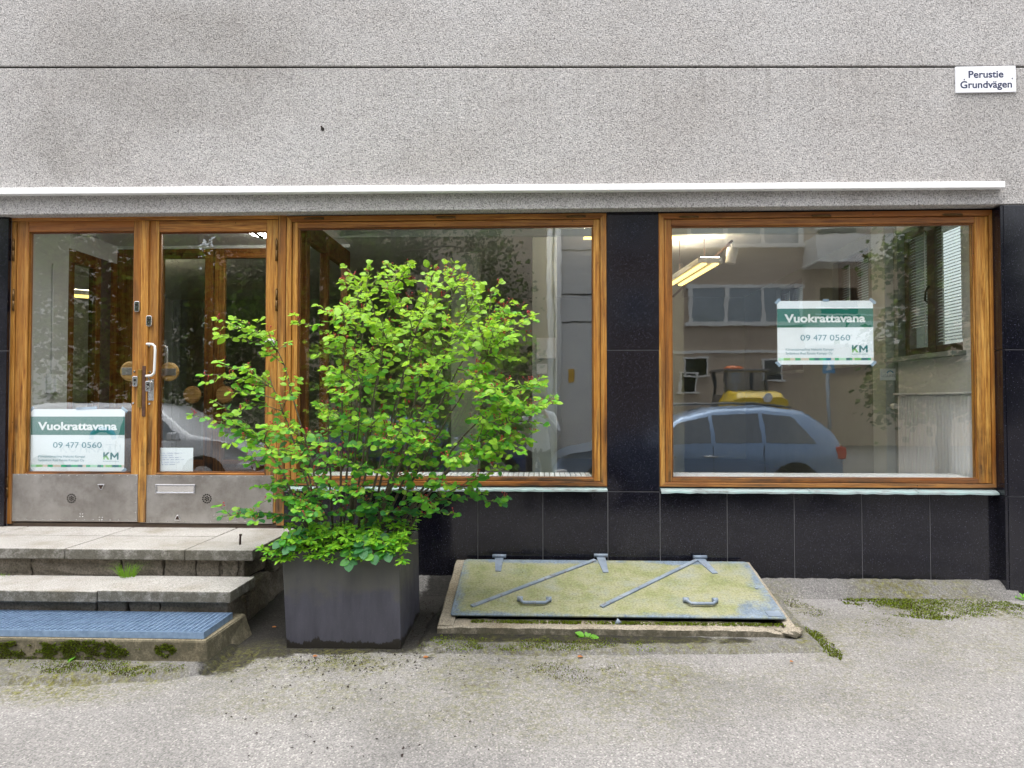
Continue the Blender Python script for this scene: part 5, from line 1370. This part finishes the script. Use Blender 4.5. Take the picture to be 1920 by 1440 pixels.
# lamps
def lamp(x0, y0, x1, y1, z, label):
    a, b = Vector((x0, y0, z)), Vector((x1, y1, z)); d = (b - a).normalized(); n_ = Vector((-d.y, d.x, 0)); root = empty('ceiling_lamp', (a + b) / 2); tag(root, label, 'lamp', 'lit strip lamps inside the shop')
    def bar(nm, mt, o, w_, z0, z1):
        p, q = a + n_ * o, b + n_ * o; h = n_ * w_ / 2; m = MB()
        m.hexa([(*(p - h)[:2], z0), (*(q - h)[:2], z0), (*(q + h)[:2], z0), (*(p + h)[:2], z0)], [(*(p - h)[:2], z1), (*(q - h)[:2], z1), (*(q + h)[:2], z1), (*(p + h)[:2], z1)]); m.build(nm, mt, root)
    bar('housing', 'white_metal', 0, .20, z + .004, z + .05)
    bar('light_tube', 'lamp_glow', -.05, .038, z - .008, z + .0035); bar('light_tube', 'lamp_glow', .05, .038, z - .008, z + .0035)
    bar('added_uplight', 'uplight_fill_glow', 0, .15, z + .0505, z + .056)  # added glow on top of the housing, unseen from below, fills the room
    for f in (.15, .85):
        q = a.lerp(b, f); MB().tube([(q.x, q.y, z + .05), (q.x, q.y, ZC + .002)], .003, 5).build('suspension_wire', 'iron', root)
l0, l1 = P(1332, 494, 1.22), P(1268, 534, 2.25)
lamp(l0.x, l0.y, l1.x, l1.y + .05, l0.z, 'lit twin strip lamp slanting away at the upper left of the right window')
l2, l3 = P(1095, 444, 1.35), P(1362, 441, 1.35)
lamp(l2.x, 1.35, l3.x, 1.35, l2.z, 'lit twin strip lamp running along the top behind the granite pier')
lamp(-4.9, 1.9, -4.1, 2.5, 2.3, 'added strip lamp behind the left door standing in for a reflection in the side glazing')  # added lamp in place of a reflection in the side screen glass
# track and spotlight
tk = P(1372, 452, 1.3)
trk = empty('track_light', tk); tag(trk, 'white cylindrical spotlight on a ceiling track in the right window', 'spotlight')
MB().tube([P(1262, 556, 2.6), P(1372, 452, 1.25)], .012, 6).build('track_bar', 'iron', trk)
sa, sb = P(1374, 466, 1.25), P(1369, 494, 1.25)
MB().tube([sa, sa.lerp(sb, .4), sa.lerp(sb, .41), sb], [.047, .047, .044, .042], 20, smooth=False).build('spot_body', 'white_plastic', trk)
MB().tube([tk, sa], .010, 6).build('spot_stem', 'white_plastic', trk)
# columns and a back room behind the left window
for u0, u1, y, lb in ((846, 897, 2.6, 'pale interior column seen behind the top of the shrub'), (998, 1044, 1.6, 'pale interior column near the right side of the left window')):
    a, b, c, e = RECT(u0, 440, u1, 880, y); tag(box('interior_column', 'in_column', None, a, b, y, y + .25, ZF, ZC - .002, .004), lb, 'column')
a, b, c, e = RECT(1006, 633, 1042, 672, 1.52); tag(box('switch_cabinet', 'white_metal', None, a, b, 1.52, 1.598, c, e, .005), 'white metal cabinet on the column in the left window', 'cabinet')
a, b, c, e = RECT(1006, 682, 1026, 701, 1.54); tag(box('junction_box', 'white_metal', None, a, b, 1.54, 1.598, c, e, .004), 'small white box on the column under the metal cabinet', 'box')
a, b, c, e = RECT(540, 431, 1112, 443, 1.1); tag(box('ceiling_beam', 'in_column', None, X(622, 436, 1.1), XI1 - .4, 1.1, 1.16, c, e), 'thin pale cable duct along the top of the shop windows', 'duct')
struct(box('interior_wall', 'in_grey', None, X(1260, 700, 3.3), X(1262, 700, 3.3) + .12, 3.3, YI - .001, ZF, ZC - .001))
# ---------------------------------------------------------------- vestibule behind the door
vx0, vx1, vy = X(50, 700, .2) - .06, X(560, 700, .24), 1.36
vz = Z(400, 464, vy) ; vestC = 2.62
struct(box('vestibule_ceiling', 'in_wall', None, vx0 - .1, vx1 + .05, .31, vy + .12, vestC, vestC + .05))
struct(box('vestibule_wall', 'in_wall', None, vx0 - .10, vx0, .21, .72, ZF, vestC - .001))
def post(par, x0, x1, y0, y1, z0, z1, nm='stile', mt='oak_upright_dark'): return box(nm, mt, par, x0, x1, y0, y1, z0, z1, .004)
# left side screen, running back
ls = empty('side_screen', (vx0, .9, ZF), shop); ls['label'] = 'dark wooden glazed screen left of the vestibule'
post(ls, vx0 - .06, vx0 + .002, .721, .79, ZF, 2.46); post(ls, vx0 - .06, vx0 + .002, 1.06, 1.13, ZF, 2.46); post(ls, vx0 - .06, vx0 + .002, 1.27, vy, ZF, 2.46)
post(ls, vx0 - .06, vx0 + .002, .791, 1.059, 2.36, 2.46, 'rail', 'oak_across_dark'); post(ls, vx0 - .06, vx0 + .002, .791, 1.059, ZF, ZF + .3, 'rail', 'oak_across_dark'); post(ls, vx0 - .06, vx0, .7205, vy, 2.461, vestC - .001, 'fascia', 'in_wall')
post(ls, vx0 - .06, vx0 + .002, 1.131, 1.269, ZF, 2.46, 'panel', 'dark_wood')
box('glass_pane', 'inner_glass', ls, vx0 - .03, vx0 - .025, .791, 1.059, ZF + .3, 2.36)
MB().tube([(vx0 + .01, 1.03, 1.25), (vx0 + .05, 1.03, 1.25), (vx0 + .05, .93, 1.25)], .008, 8).build('lever_handle', 'chrome', ls)
# right side screen
rs = empty('side_screen', (vx1, .9, ZF), shop); rs['label'] = 'dark wooden glazed screen at the left edge of the left window'
for y0, y1 in ((.215, .29), (.70, .76), (1.28, vy)): post(rs, vx1, vx1 + .06, y0, y1, ZF, 2.55)
for y0, y1 in ((.291, .699), (.761, 1.279)):
    post(rs, vx1, vx1 + .06, y0, y1, 2.40, 2.55, 'rail', 'oak_across_dark'); post(rs, vx1, vx1 + .06, y0, y1, ZF, ZF + .35, 'rail', 'oak_across_dark'); box('glass_pane', 'inner_glass', rs, vx1 + .03, vx1 + .035, y0, y1, ZF + .35, 2.40)
# back pair of doors
zi = Z(400, 466, vy)
for k, (l, r_, gl, gr_, lb) in enumerate(((246, 399, 303, 382, 'inner glazed door leaf with wooden push disc, left of its pair'), (400, 562, 419, 520, 'inner glazed door leaf with wooden push disc, right of its pair'))):
    d = empty('inner_door', (X((l + r_) / 2, 700, vy), vy, ZF), shop); d['label'] = lb
    x0, x1, a, b = X(l, 700, vy), min(X(r_, 700, vy), vx1 - .002), X(gl, 700, vy), X(gr_, 700, vy)
    gt, gb = Z(400, 484, vy), Z(400, 862, vy)
    post(d, x0 + .001, a, vy, vy + .045, ZF + .004, zi); post(d, b, x1 - .001, vy, vy + .045, ZF + .004, zi); post(d, a + .0006, b - .0006, vy, vy + .045, gt, zi, 'rail', 'oak_across_dark'); post(d, a + .0006, b - .0006, vy, vy + .045, ZF + .004, gb, 'rail', 'oak_across_dark')
    box('glass_pane', 'inner_glass', d, a, b, vy + .02, vy + .024, gb, gt)
    q = P(360 if k == 0 else 421, 740, vy - .03); MB().disc((q.x, vy - .04, q.z), .075, .026, 'y', 28, dome=.006).build('push_disc', 'disc_wood', d)
    box('disc_bracket', 'iron', d, min(q.x, b if k == 0 else a), max(q.x, (b if k == 0 else a)), vy - .014, vy - .0005, q.z - .015, q.z + .015)
    u, v = (369, 712) if k == 0 else (427, 717)
    sa_, sb_, sc_, se_ = RECT(u - 8, v - 4.5, u + 8, v + 4.5, vy - .004); box('door_sign', 'black', d, sa_, sb_, vy - .004, vy - .0005, sc_, se_)
    lettering('Ty\u00f6nn\u00e4', 'ink_gold', d, sa_ + .012, sb_ - .012, vy - .0046, sc_ + (se_ - sc_) * .33, (se_ - sc_) * .38)
post(shop, X(245, 700, vy) - .3, X(246, 700, vy), vy, vy + .05, ZF, zi, 'inner_jamb')
post(shop, vx0 - .06, vx1 + .05, vy + .001, vy + .05, zi + .0006, vestC - .002, 'inner_fascia', 'in_wall')
# vestibule fittings
q = P(478, 441, .55)
dcl = empty('door_closer', q, D2); MB().tube([P(478, 437, .45), P(492, 446, .3)], .010, 6).build('closer_arm', 'iron', dcl); 
lampv = empty('round_lamp', (q.x, .8, vestC)); tag(lampv, 'flat round white lamp on the vestibule ceiling behind the right door', 'lamp')
MB().disc((q.x - .02, .80, vestC - .05), .13, .048, 'z', 28, dome=.015).build('lamp_shade', 'lamp_white', lampv)
ph = empty('intercom', (vx0 + .02, .54, 1.3)); tag(ph, 'white wall intercom box on the pale wall behind the left door', 'intercom')
z0, z1 = Z(95, 738, .54), Z(95, 702, .54)
box('case', 'white_plastic', ph, vx0 + .001, vx0 + .05, .48, .60, z0, z1, .006); box('handset', 'white_plastic', ph, vx0 + .051, vx0 + .07, .50, .54, z0 + .01, z1 - .01, .006)
tag(MB().tube([(vx0 + .008, .53, z1), (vx0 + .008, .53, 2.3)], .007, 8).build('cable_conduit', 'white_plastic'), 'thin white conduit rising above the intercom', 'conduit')
sdm = P(137, 480, .6); tag(MB().disc((vx0 + .10, .80, vestC - .045), .055, .043, 'z', 20, dome=.012).build('smoke_detector', 'white_plastic'), 'white smoke detector under the vestibule ceiling', 'detector')

# ================================================================== ACROSS THE STREET (seen in the glass)
def gable_house(name, label, x0, x1, yfront, depth, h, wall, z0=-.45):
    b = empty(name, ((x0 + x1) / 2, yfront - depth / 2, z0)); tag(b, label, 'building', 'houses across the street')
    box('wall', wall, b, x0, x1, yfront - depth, yfront, z0, h); return b
def house_window(par, x0, x1, z0, z1, yf, n=1, fr=.09, curtain=True):
    w_ = empty('window', ((x0 + x1) / 2, yf, z0), par)
    step = (x1 - x0) / n
    box('frame', 'street_window', w_, x0 - fr, x1 + fr, yf, yf + .10, z1, z1 + fr); box('sill', 'street_window', w_, x0 - fr - .04, x1 + fr + .04, yf, yf + .16, z0 - fr, z0)
    for k in range(n + 1): box('frame', 'street_window', w_, x0 + step * k - fr / 2, x0 + step * k + fr / 2, yf, yf + .10, z0 + .001, z1 - .001)
    for k in range(n):
        a, b = x0 + step * k + fr / 2, x0 + step * (k + 1) - fr / 2
        box('curtain' if curtain else 'dark_room', 'curtain' if curtain else 'dark_void', w_, a, b, yf + .002, yf + .02, z0, z1); box('glass_pane', 'house_glass', w_, a, b, yf + .05, yf + .06, z0, z1)
dB = 26.0
def BX(u): return MIR(u, 700, dB).x
def BZ(v): return MIR(1400, v, dB).z
yB = MIR(1400, 700, dB).y
bl = gable_house('beige_apartment_house', 'beige rendered apartment house with white window bands and balconies across the street', BX(400), BX(1860), yB, 9, 11.5, 'beige_wall')
for vt, vb in ((220, 312), (386, 458), (541, 604)):
    house_window(bl, BX(1294), BX(1500), BZ(vb), BZ(vt), yB, 3, .14)
    if vt > 300: house_window(bl, BX(1150), BX(1236), BZ(vb), BZ(vt), yB, 1, .14)
for vt, vb, a, b in ((672, 704, 1285, 1325), (675, 712, 1430, 1465), (700, 735, 1275, 1305)): house_window(bl, BX(a), BX(b), BZ(vb), BZ(vt), yB, 1, .06, False)
box('string_course', 'street_window', bl, BX(1262), BX(1510), yB, yB + .07, BZ(662), BZ(657))
for vt, vb in ((300, 345), (455, 503), (610, 650)):
    bc = empty('balcony', (BX(1595), yB + .6, BZ(vb)), bl)
    box('balcony_floor', 'light_wall', bc, BX(1508), BX(1690), yB, yB + 1.3, BZ(vb + 2), BZ(vb)); box('balcony_front', 'street_window', bc, BX(1508), BX(1686), yB + 1.2, yB + 1.26, BZ(vb), BZ(vt)); box('balcony_side', 'street_window', bc, BX(1508), BX(1508) + .06, yB, yB + 1.19, BZ(vb), BZ(vt)); box('balcony_side', 'street_window', bc, BX(1686) - .06, BX(1686), yB, yB + 1.19, BZ(vb), BZ(vt))
    for dz in (10, 22): box('hand_rail', 'street_window', bc, BX(1506), BX(1688), yB + 1.2, yB + 1.24, BZ(vt - dz), BZ(vt - dz) + .05)
    box('balcony_door', 'dark_void', bc, BX(1540), BX(1610), yB, yB + .03, BZ(vb), BZ(vb - 110))
# pale concrete flank with a yellow notice (reflected at the right edge of the left window)
dC = 14.5; yC = MIR(1080, 700, dC).y
fl = gable_house('concrete_annex', 'pale concrete annex with panel joints across the street', MIR(1030, 700, dC).x, MIR(1128, 700, dC).x, yC, 4, 5.6, 'light_wall')
for v in (470, 553, 605): z = MIR(1080, v, dC).z; box('panel_joint', 'dark_void', fl, MIR(1048, 700, dC).x, MIR(1128, 700, dC).x, yC, yC + .006, z, z + .025)
for u in (1032, 1046): MB().tube([(MIR(u, 700, dC).x, yC + .08, -.4), (MIR(u, 700, dC).x, yC + .08, 5.5)], .06, 10).build('drain_pipe', 'street_window', fl)
na, nb = MIR(1065, 718, dC), MIR(1078, 692, dC); yn = empty('yellow_notice', (na.x, yC + .01, na.z)); tag(yn, 'small yellow notice on the pale concrete annex', 'notice'); box('notice_sheet', 'sign_yellow', yn, na.x, nb.x, yC + .002, yC + .012, na.z, nb.z)
# white house far left
dW = 24.0; yW2 = MIR(80, 700, dW).y
wh = gable_house('white_house', 'white rendered house with small windows beyond the trees', MIR(-160, 700, dW).x, MIR(122, 700, dW).x, yW2, 9, 10.5, 'light_wall')
for vt, vb in ((455, 508), (560, 602), (655, 690)): house_window(wh, MIR(54, 700, dW).x, MIR(80, 700, dW).x, MIR(60, vb, dW).z, MIR(60, vt, dW).z, yW2, 2, .09, False)
# trees
def tree(name, label, x, y, h, cr, n, seed, mats2, z0=-.4, low=.30):
    r = random.Random(seed); root = empty(name, (x, y, z0)); tag(root, label, 'tree', 'trees across the street')
    t = MB(); t.tube([(x, y, z0), (x + .05, y, z0 + h * .3), (x - .05, y + .1, z0 + h * .6), (x, y, z0 + h * .9)], [.15, .12, .08, .03], 10)
    clumps = []
    for k in range(40):
        a = r.uniform(0, 6.28); q = r.uniform(.25, 1) ; zz = z0 + h * r.uniform(low, 1.0); fall = math.sin(math.pi * min(1, max(.12, (zz - z0) / h * .95))) ** .6
        c = Vector((x + cr * q * fall * math.cos(a), y + cr * q * fall * math.sin(a), zz)); clumps.append((c, r.uniform(.5, 1.0) * cr * .36))
        s = Vector((x, y, min(zz - .3, z0 + h * .7))); t.tube([s, s.lerp(c, .5) + Vector((0, 0, .15)), c], [.05, .035, .012], 5)
    t.build('trunk', 'tree_bark', root)
    mb = MB()
    for _ in range(n):
        c, s = r.choice(clumps); p = c + Vector((r.gauss(0, 1), r.gauss(0, 1), r.gauss(0, .75))) * s * .62; l = r.uniform(.09, .18)
        d = Vector((r.gauss(0, 1), r.gauss(0, 1), r.gauss(-.3, .6))).normalized(); e = d.orthogonal().normalized() * l * .42
        i = mb.add([p, p + d * l * .5 + e, p + d * l, p + d * l * .5 - e]); mb.face((i, i + 1, i + 2, i + 3), r.choice((0, 0, 1)))
    mb.build('crown', mats2, root, kind='stuff')
T2 = ['tree_leaf', 'tree_leaf_dark']; T3 = ['tree_leaf_dark', 'tree_leaf']
def TP(u, d): q = MIR(u, 700, d); return q.x, q.y
for u, d, h, cr, n, sd, mm, lb in ((200, 16, 7.5, 2.4, 15000, 1, T2, 'leafy green street tree, nearest the white house'), (370, 18, 8.5, 2.6, 15000, 2, T3, 'dark leafy street tree opposite the doors'), (560, 17, 7.6, 2.4, 15000, 3, T2, 'light green street tree opposite the left window'), (740, 19, 9.5, 3.0, 18000, 4, T3, 'tall dark street tree opposite the shrub'), (930, 27, 7.5, 2.4, 8000, 5, T3, 'dark tree standing close to the beige house'), (1765, 15, 5.6, 1.5, 8000, 6, T3, 'slim dark tree right of the balconies')):
    x, y = TP(u, d); tree('street_tree', lb, x, y, h, cr, n, sd, mm, low=.18)
# hedge bank behind the trees
hb = MB(); r = random.Random(8)
for _ in range(9000):
    x = r.uniform(-16, -1.5); y = -16.5 + r.gauss(0, .7); z = -.4 + abs(r.gauss(0, 1.3)); l = r.uniform(.08, .16)
    d = Vector((r.gauss(0, 1), r.gauss(0, 1), r.gauss(0, .7))).normalized(); e = d.orthogonal().normalized() * l * .4; p = Vector((x, y, min(z, 3.2)))
    i = hb.add([p, p + d * l * .5 + e, p + d * l, p + d * l * .5 - e]); hb.face((i, i + 1, i + 2, i + 3), r.choice((0, 1)))
hb.build('hedge', T3)['kind'] = 'stuff'

# ---------------------------------------------------------------- parked cars
def car(name, label, tail, heading, L, Wd, H, paint_, prof, belt, glass_span, y_axis_label=None, rail=False):
    """prof: (t along the length from tail to nose, height) of the upper line; heading +1: nose towards +x"""
    root = empty(name, tail); tag(root, label, 'car', 'cars parked across the street')
    x0, yn, z0 = tail
    def px(t): return x0 + heading * t * L
    def ph_(t):
        for (a, ha), (b, hb_) in zip(prof, prof[1:]):
            if a <= t <= b: f = (t - a) / (b - a); f = f * f * (3 - 2 * f) * .35 + f * .65; return ha + (hb_ - ha) * f
        return prof[-1][1]
    n = 48; m = MB(); rows = []
    yc = yn - Wd / 2
    secs = []
    for k in range(n + 1):
        t = k / n; top = ph_(t) * H; bl_ = min(belt * H, top); end = 1 - .22 * (max(0, abs(t - .5) - .40) / .10) ** 2
        hw = Wd / 2 * end; tw = hw * (1 - .30 * max(0, (top - bl_)) / (H * (1 - belt) + 1e-6))
        half = [(0, .20 * H), (hw * .93, .20 * H), (hw * .985, .32 * H), (hw, bl_ * .78), (hw * .965, bl_), (tw * .98, bl_ + (top - bl_) * .86), (tw * .86, bl_ + (top - bl_) * .985), (0, top)]
        pts = [(px(t), yc + w_, z0 + z) for w_, z in half] + [(px(t), yc - w_, z0 + z) for w_, z in half[-2:0:-1]]
        secs.append((t, hw, tw, bl_, top)); rows.append(m.add(pts))
    c = 14
    for a, b in zip(rows, rows[1:]):
        for j in range(c): m.face((a + j, b + j, b + (j + 1) % c, a + (j + 1) % c) if heading > 0 else (a + j, a + (j + 1) % c, b + (j + 1) % c, b + j), 0, True)
    m.face([rows[0] + j for j in range(c)]); m.face([rows[-1] + j for j in reversed(range(c))])
    m.build('body', paint_, root)
    # side windows
    def sec(t): 
        i = min(n, max(0, int(round(t * n)))); return secs[i]
    for s in (1, -1):
        for (a, b, a2, b2) in glass_span:
            q = []
            for t, f in ((a, .08), (b, .08), (b2, .80), (a2, .80)):
                _, hw, tw, bl_, top = sec(t); q.append((px(t), yc + s * ((hw * .965) * (1 - f / .86) + tw * .98 * (f / .86) + .006), z0 + bl_ + (top - bl_) * f))
            mm = MB(); i = mm.add(q + [(x, y - s * .02, z) for x, y, z in q]); mm.face((i, i + 1, i + 2, i + 3)); mm.face((i + 7, i + 6, i + 5, i + 4))
            for k in range(4): mm.face((i + k, i + 4 + k, i + 4 + (k + 1) % 4, i + (k + 1) % 4))
            mm.build('side_window', 'car_glass', root)
        for t in ((.46, .60) if len(glass_span) > 1 else (.55,)):
            _, hw, tw, bl_, top = sec(t); MB().tube([(px(t) - .11, yc + s * (hw * .985 + .012), z0 + bl_ * .84), (px(t) + .11, yc + s * (hw * .985 + .012), z0 + bl_ * .84)], .016, 6).build('door_handle', 'chrome', root)
        for t in (.175, .81):
            wh_ = empty('wheel', (px(t), yc + s * (Wd / 2 - .12), z0 + .34), root)
            MB().disc((px(t), yc + s * (Wd / 2 - .20) - (0.0 if s > 0 else 0), z0 + .34), .345, s * .21, 'y', 32).build('tyre', 'black', wh_); MB().disc((px(t), yc + s * (Wd / 2 + .012), z0 + .34), .235, s * .012, 'y', 24).build('rim', 'chrome', wh_)
            MB().disc((px(t), yc + s * (Wd / 2 - .19), z0 + .36), .40, s * .195, 'y', 28).build('wheel_arch', 'black', wh_)
        _, hw, tw, bl_, top = sec(.03); box('tail_light', 'tail_red', root, px(0) - .012 * heading, px(.07), yc + s * (hw + .006), yc + s * hw * .72, z0 + bl_ * .80, z0 + bl_ * .98, .01)
        _, hw, tw, bl_, top = sec(.965); box('headlight', 'enamel', root, px(.90), px(.985), yc + s * (hw + .03), yc + s * hw * .70, z0 + bl_ * .62, z0 + bl_ * .76, .02)
        _, hw, tw, bl_, top = sec(.66); box('mirror', paint_, root, px(.68), px(.72), yc + s * (hw + .02), yc + s * (hw + .20), z0 + belt * H + .02, z0 + belt * H + .16, .03)
        for t in ((.28, .45, .665) if len(glass_span) > 1 else (.455, .70)):
            _, hw, tw, bl_, top = sec(t); MB().tube([(px(t), yc + s * (hw * .985 - .002), z0 + .30 * H), (px(t), yc + s * (hw - .001), z0 + bl_ * .78), (px(t), yc + s * (hw * .967 - .001), z0 + bl_)], .006, 4).build('door_seam', 'black', root)
        if rail: MB().tube([(px(.16), yc + s * .52, z0 + H * .985), (px(.3), yc + s * .55, z0 + H * 1.02), (px(.55), yc + s * .55, z0 + H * 1.015), (px(.62), yc + s * .53, z0 + H * .97)], .018, 6).build('roof_rail', 'grey_paint', root)
    return root
zR = -.43
SUV = [(0, .50), (.015, .66), (.05, .80), (.13, .955), (.25, 1.0), (.42, .985), (.55, .90), (.68, .635), (.80, .61), (.95, .53), (.985, .45), (1, .36)]
q = MIR(1592, 800, 10.9)
car('blue_suv', 'light blue sport utility car parked across the street', (q.x, -5.95, zR), -1, 4.5, 1.86, 1.62, 'blue_paint', SUV, .62, ((.10, .27, .17, .27), (.285, .44, .285, .44), (.455, .655, .455, .56)), rail=True)
VAN = [(0, .5), (.01, .8), (.03, .97), (.12, 1.0), (.45, 1.0), (.58, .96), (.76, .66), (.90, .58), (.965, .48), (1, .36)]
q = MIR(486, 800, 12.4)
vn = car('white_van', 'white panel van with a blue arch logo parked across the street', (q.x - 4.4, -7.1, zR), 1, 4.4, 1.85, 1.66, 'white_car_paint', VAN, .60, ((.46, .72, .46, .60),))
lettering('KOTIKATU', 'ink_grey', vn, MIR(240, 800, 12.4).x - 1.0, MIR(240, 800, 12.4).x + .1, -7.1 + .012, zR + .80, .15)
lx = MIR(215, 800, 12.4).x; MB().tube([(lx + .2 * math.cos(t), -7.09, zR + 1.03 + .17 * math.sin(t)) for t in [math.pi * k / 12 for k in range(13)]], .04, 6).build('arch_logo', 'ink_sky', vn)
q = MIR(760, 800, 13.6)
car('dark_blue_car', 'dark blue car parked opposite the shrub', (q.x - 1.6, -8.2, zR), 1, 4.2, 1.78, 1.42, 'dark_blue_paint', SUV, .64, ((.12, .30, .20, .30), (.32, .48, .32, .48), (.49, .65, .49, .56)))
# compact tractor behind the blue car
dT = 16.0; tq = MIR(1400, 740, dT); yT = tq.y
tr = empty('compact_tractor', (tq.x, yT - 1, zR)); tag(tr, 'compact tractor with yellow hood and orange beacon across the street', 'tractor')
def TX(u): return MIR(u, 740, dT).x
def TZ(v): return MIR(1400, v, dT).z
a, b = TX(1358), TX(1440)
for x in (a, b - .07):
    for y in (yT - 1.1, yT - .07): box('cab_post', 'grey_paint', tr, x, x + .07, y, y + .07, TZ(760), TZ(697), .01)
box('cab_roof', 'grey_paint', tr, a - .05, b + .05, yT - 1.2, yT + .05, TZ(697), TZ(691), .02); box('windscreen', 'house_glass', tr, a + .071, b - .071, yT - .05, yT - .04, TZ(735), TZ(698)); box('cab_body', 'grey_paint', tr, a, b, yT - 1.2, yT - .2, zR + .4, TZ(740), .02)
m = MB(); rows = []
for k, (y, f, zt_) in enumerate(((yT - .1, 1.0, 0), (yT + .35, 1.06, .0), (yT + .8, 1.0, -.04), (yT + .95, .9, -.18))):
    xa, xb = TX(1352) + (1 - f) * .5, TX(1452) - (1 - f) * .5; t_ = TZ(733) + zt_
    rows.append(m.add([(xa, y, TZ(790)), (xb, y, TZ(790)), (xb, y, TZ(752)), (xb - .12, y, t_), (xa + .12, y, t_), (xa, y, TZ(752))]))
for p, q_ in zip(rows, rows[1:]):
    for j in range(6): m.face((p + j, q_ + j, q_ + (j + 1) % 6, p + (j + 1) % 6))
m.face([rows[-1] + j for j in range(6)]); m.face([rows[0] + j for j in reversed(range(6))])
m.build('hood', 'yellow_paint', tr, .03); MB().disc((TX(1413), yT + 1.0, TZ(746)), .10, -.03, 'y', 20).build('hood_emblem', 'white_paint', tr)
MB().tube([(TX(1385), yT - .4, TZ(691)), (TX(1385), yT - .4, TZ(688)), (TX(1385), yT - .4, TZ(684))], [.22, .22, .14], 16).build('beacon', 'beacon_orange', tr)
for x in (a - .05, b + .05):
    for y, rr in ((yT - .9, .55), (yT + .5, .40)):
        wq = empty('wheel', (x, y, zR + rr), tr); MB().disc((x - .13, y, zR + rr), rr, .26, 'x', 28).build('tyre', 'black', wq); MB().disc((x - .14, y, zR + rr), rr * .55, .28, 'x', 20).build('rim', 'yellow_paint', wq)
# road sign on a post
sq = MIR(1553, 700, 13.0); rsn = empty('road_sign', (sq.x, sq.y, zR)); tag(rsn, 'blue square road sign on a grey post across the street', 'road sign')
MB().tube([(sq.x, sq.y, zR), (sq.x, sq.y, MIR(1553, 683, 13).z)], .03, 10).build('post', 'lid_steel', rsn); sz_ = MIR(1553, 690, 13).z; box('sign_plate', 'ink_sky', rsn, sq.x - .12, sq.x + .12, sq.y + .031, sq.y + .036, sz_ - .10, sz_ + .18, .004)
MB().prism([(sq.x - .07, sz_ - .05), (sq.x + .07, sz_ - .05), (sq.x, sz_ + .13)][::-1], sq.y + .037, sq.y + .039).build('sign_symbol', 'white_paint', rsn)

# ---------------------------------------------------------------- the photographer, seen faintly in the left window
def person():
    zf = gz(-5.0) + .004; x0, y0 = -.02, -5.0
    root = empty('person', (x0, y0, zf)); tag(root, 'person in pale jacket and dark trousers holding up a phone', 'person')
    V, E, Rr = [], [], []
    def v(x, y, z, r_, par=None):
        V.append((x0 + x, y0 + y, zf + z)); Rr.append(r_); i = len(V) - 1
        if par is not None: E.append((par, i))
        return i
    pel = v(0, 0, .93, .135); sp = v(0, -.01, 1.12, .125, pel); ch = v(0, 0, 1.32, .145, sp); nk = v(0, .01, 1.46, .060, ch); hd = v(0, .03, 1.57, .088, nk); tp = v(0, .02, 1.655, .080, hd); nose = v(0, .115, 1.565, .014, hd)
    hands = []
    for s in (-1, 1):
        hip = v(s * .10, 0, .88, .095, pel); kn = v(s * .12, .03, .48, .062, hip); an = v(s * .13, -.01, .09, .043, kn); hl = v(s * .13, -.05, .04, .04, an); to = v(s * .14, .17, .028, .032, an)
        sh = v(s * .185, 0, 1.385, .062, ch); el = v(s * .27, .10, 1.14, .046, sh); wr = v(s * .11, .225, 1.37, .030, el); pa = v(s * .085, .245, 1.42, .032, wr)
        for k in range(4):
            f1 = v(s * (.092 - .004 * k), .262, 1.405 + .020 * k, .0105, pa); f2 = v(s * (.055), .272, 1.412 + .019 * k, .0095, f1); v(s * .034, .262, 1.414 + .018 * k, .008, f2)
        t1 = v(s * .072, .238, 1.452, .012, pa); v(s * .052, .232, 1.474, .0095, t1)
    me = bpy.data.meshes.new('body'); me.from_pydata(V, E, []); o = bpy.data.objects.new('body', me); COL.objects.link(o)
    sk = o.modifiers.new('skin', 'SKIN'); sk.use_smooth_shade = True
    for i, d in enumerate(me.skin_vertices[0].data): d.radius = (Rr[i], Rr[i]); d.use_root = (i == 0)
    ss = o.modifiers.new('smooth', 'SUBSURF'); ss.levels = 2; ss.render_levels = 2
    dg = bpy.context.evaluated_depsgraph_get(); dg.update(); nm = bpy.data.meshes.new_from_object(o.evaluated_get(dg)); bpy.data.objects.remove(o)
    nm.materials.clear()
    for q in ('jacket', 'trousers', 'skin', 'black'): nm.materials.append(M[q])
    for p in nm.polygons:
        c = p.center; z = c.z - zf; xx, yy = abs(c.x - x0), c.y - y0
        hand = yy > .215 and z > 1.35 and xx < .16
        p.material_index = 2 if (hand or (z > 1.475 and xx < .13 and yy < .16)) else (3 if z < .085 else (1 if z < .90 else 0)); p.use_smooth = True
    ob = bpy.data.objects.new('body', nm); COL.objects.link(ob); ob.parent = root; ob.matrix_parent_inverse = parent_world(root).inverted()
    bm = bmesh.new(); bmesh.ops.create_uvsphere(bm, u_segments=20, v_segments=14, radius=.101)
    for w_ in list(bm.verts):
        if w_.co.z < -.02 and w_.co.y > -.03: bm.verts.remove(w_)
    for w_ in bm.verts: w_.co += Vector((x0, y0 + .008, zf + 1.615))
    hm = bpy.data.meshes.new('hair'); bm.to_mesh(hm); bm.free(); hm.materials.append(M['hair']); ho = bpy.data.objects.new('hair', hm); COL.objects.link(ho); ho.parent = root; ho.matrix_parent_inverse = parent_world(root).inverted()
    for s in (-1, 1):
        MB().disc((x0 + s * .033, y0 + .108, zf + 1.59), .010, .008, 'y', 10).build('eye', 'black', root)
    MB().tube([(x0 - .024, y0 + .108, zf + 1.528), (x0, y0 + .115, zf + 1.526), (x0 + .024, y0 + .108, zf + 1.528)], .005, 6).build('mouth', 'skin', root)
    tag(box('mobile_phone', 'black', None, x0 - .075, x0 + .075, y0 + .244, y0 + .254, zf + 1.40, zf + 1.475, .004), 'dark mobile phone held up sideways by the person', 'phone')
person()
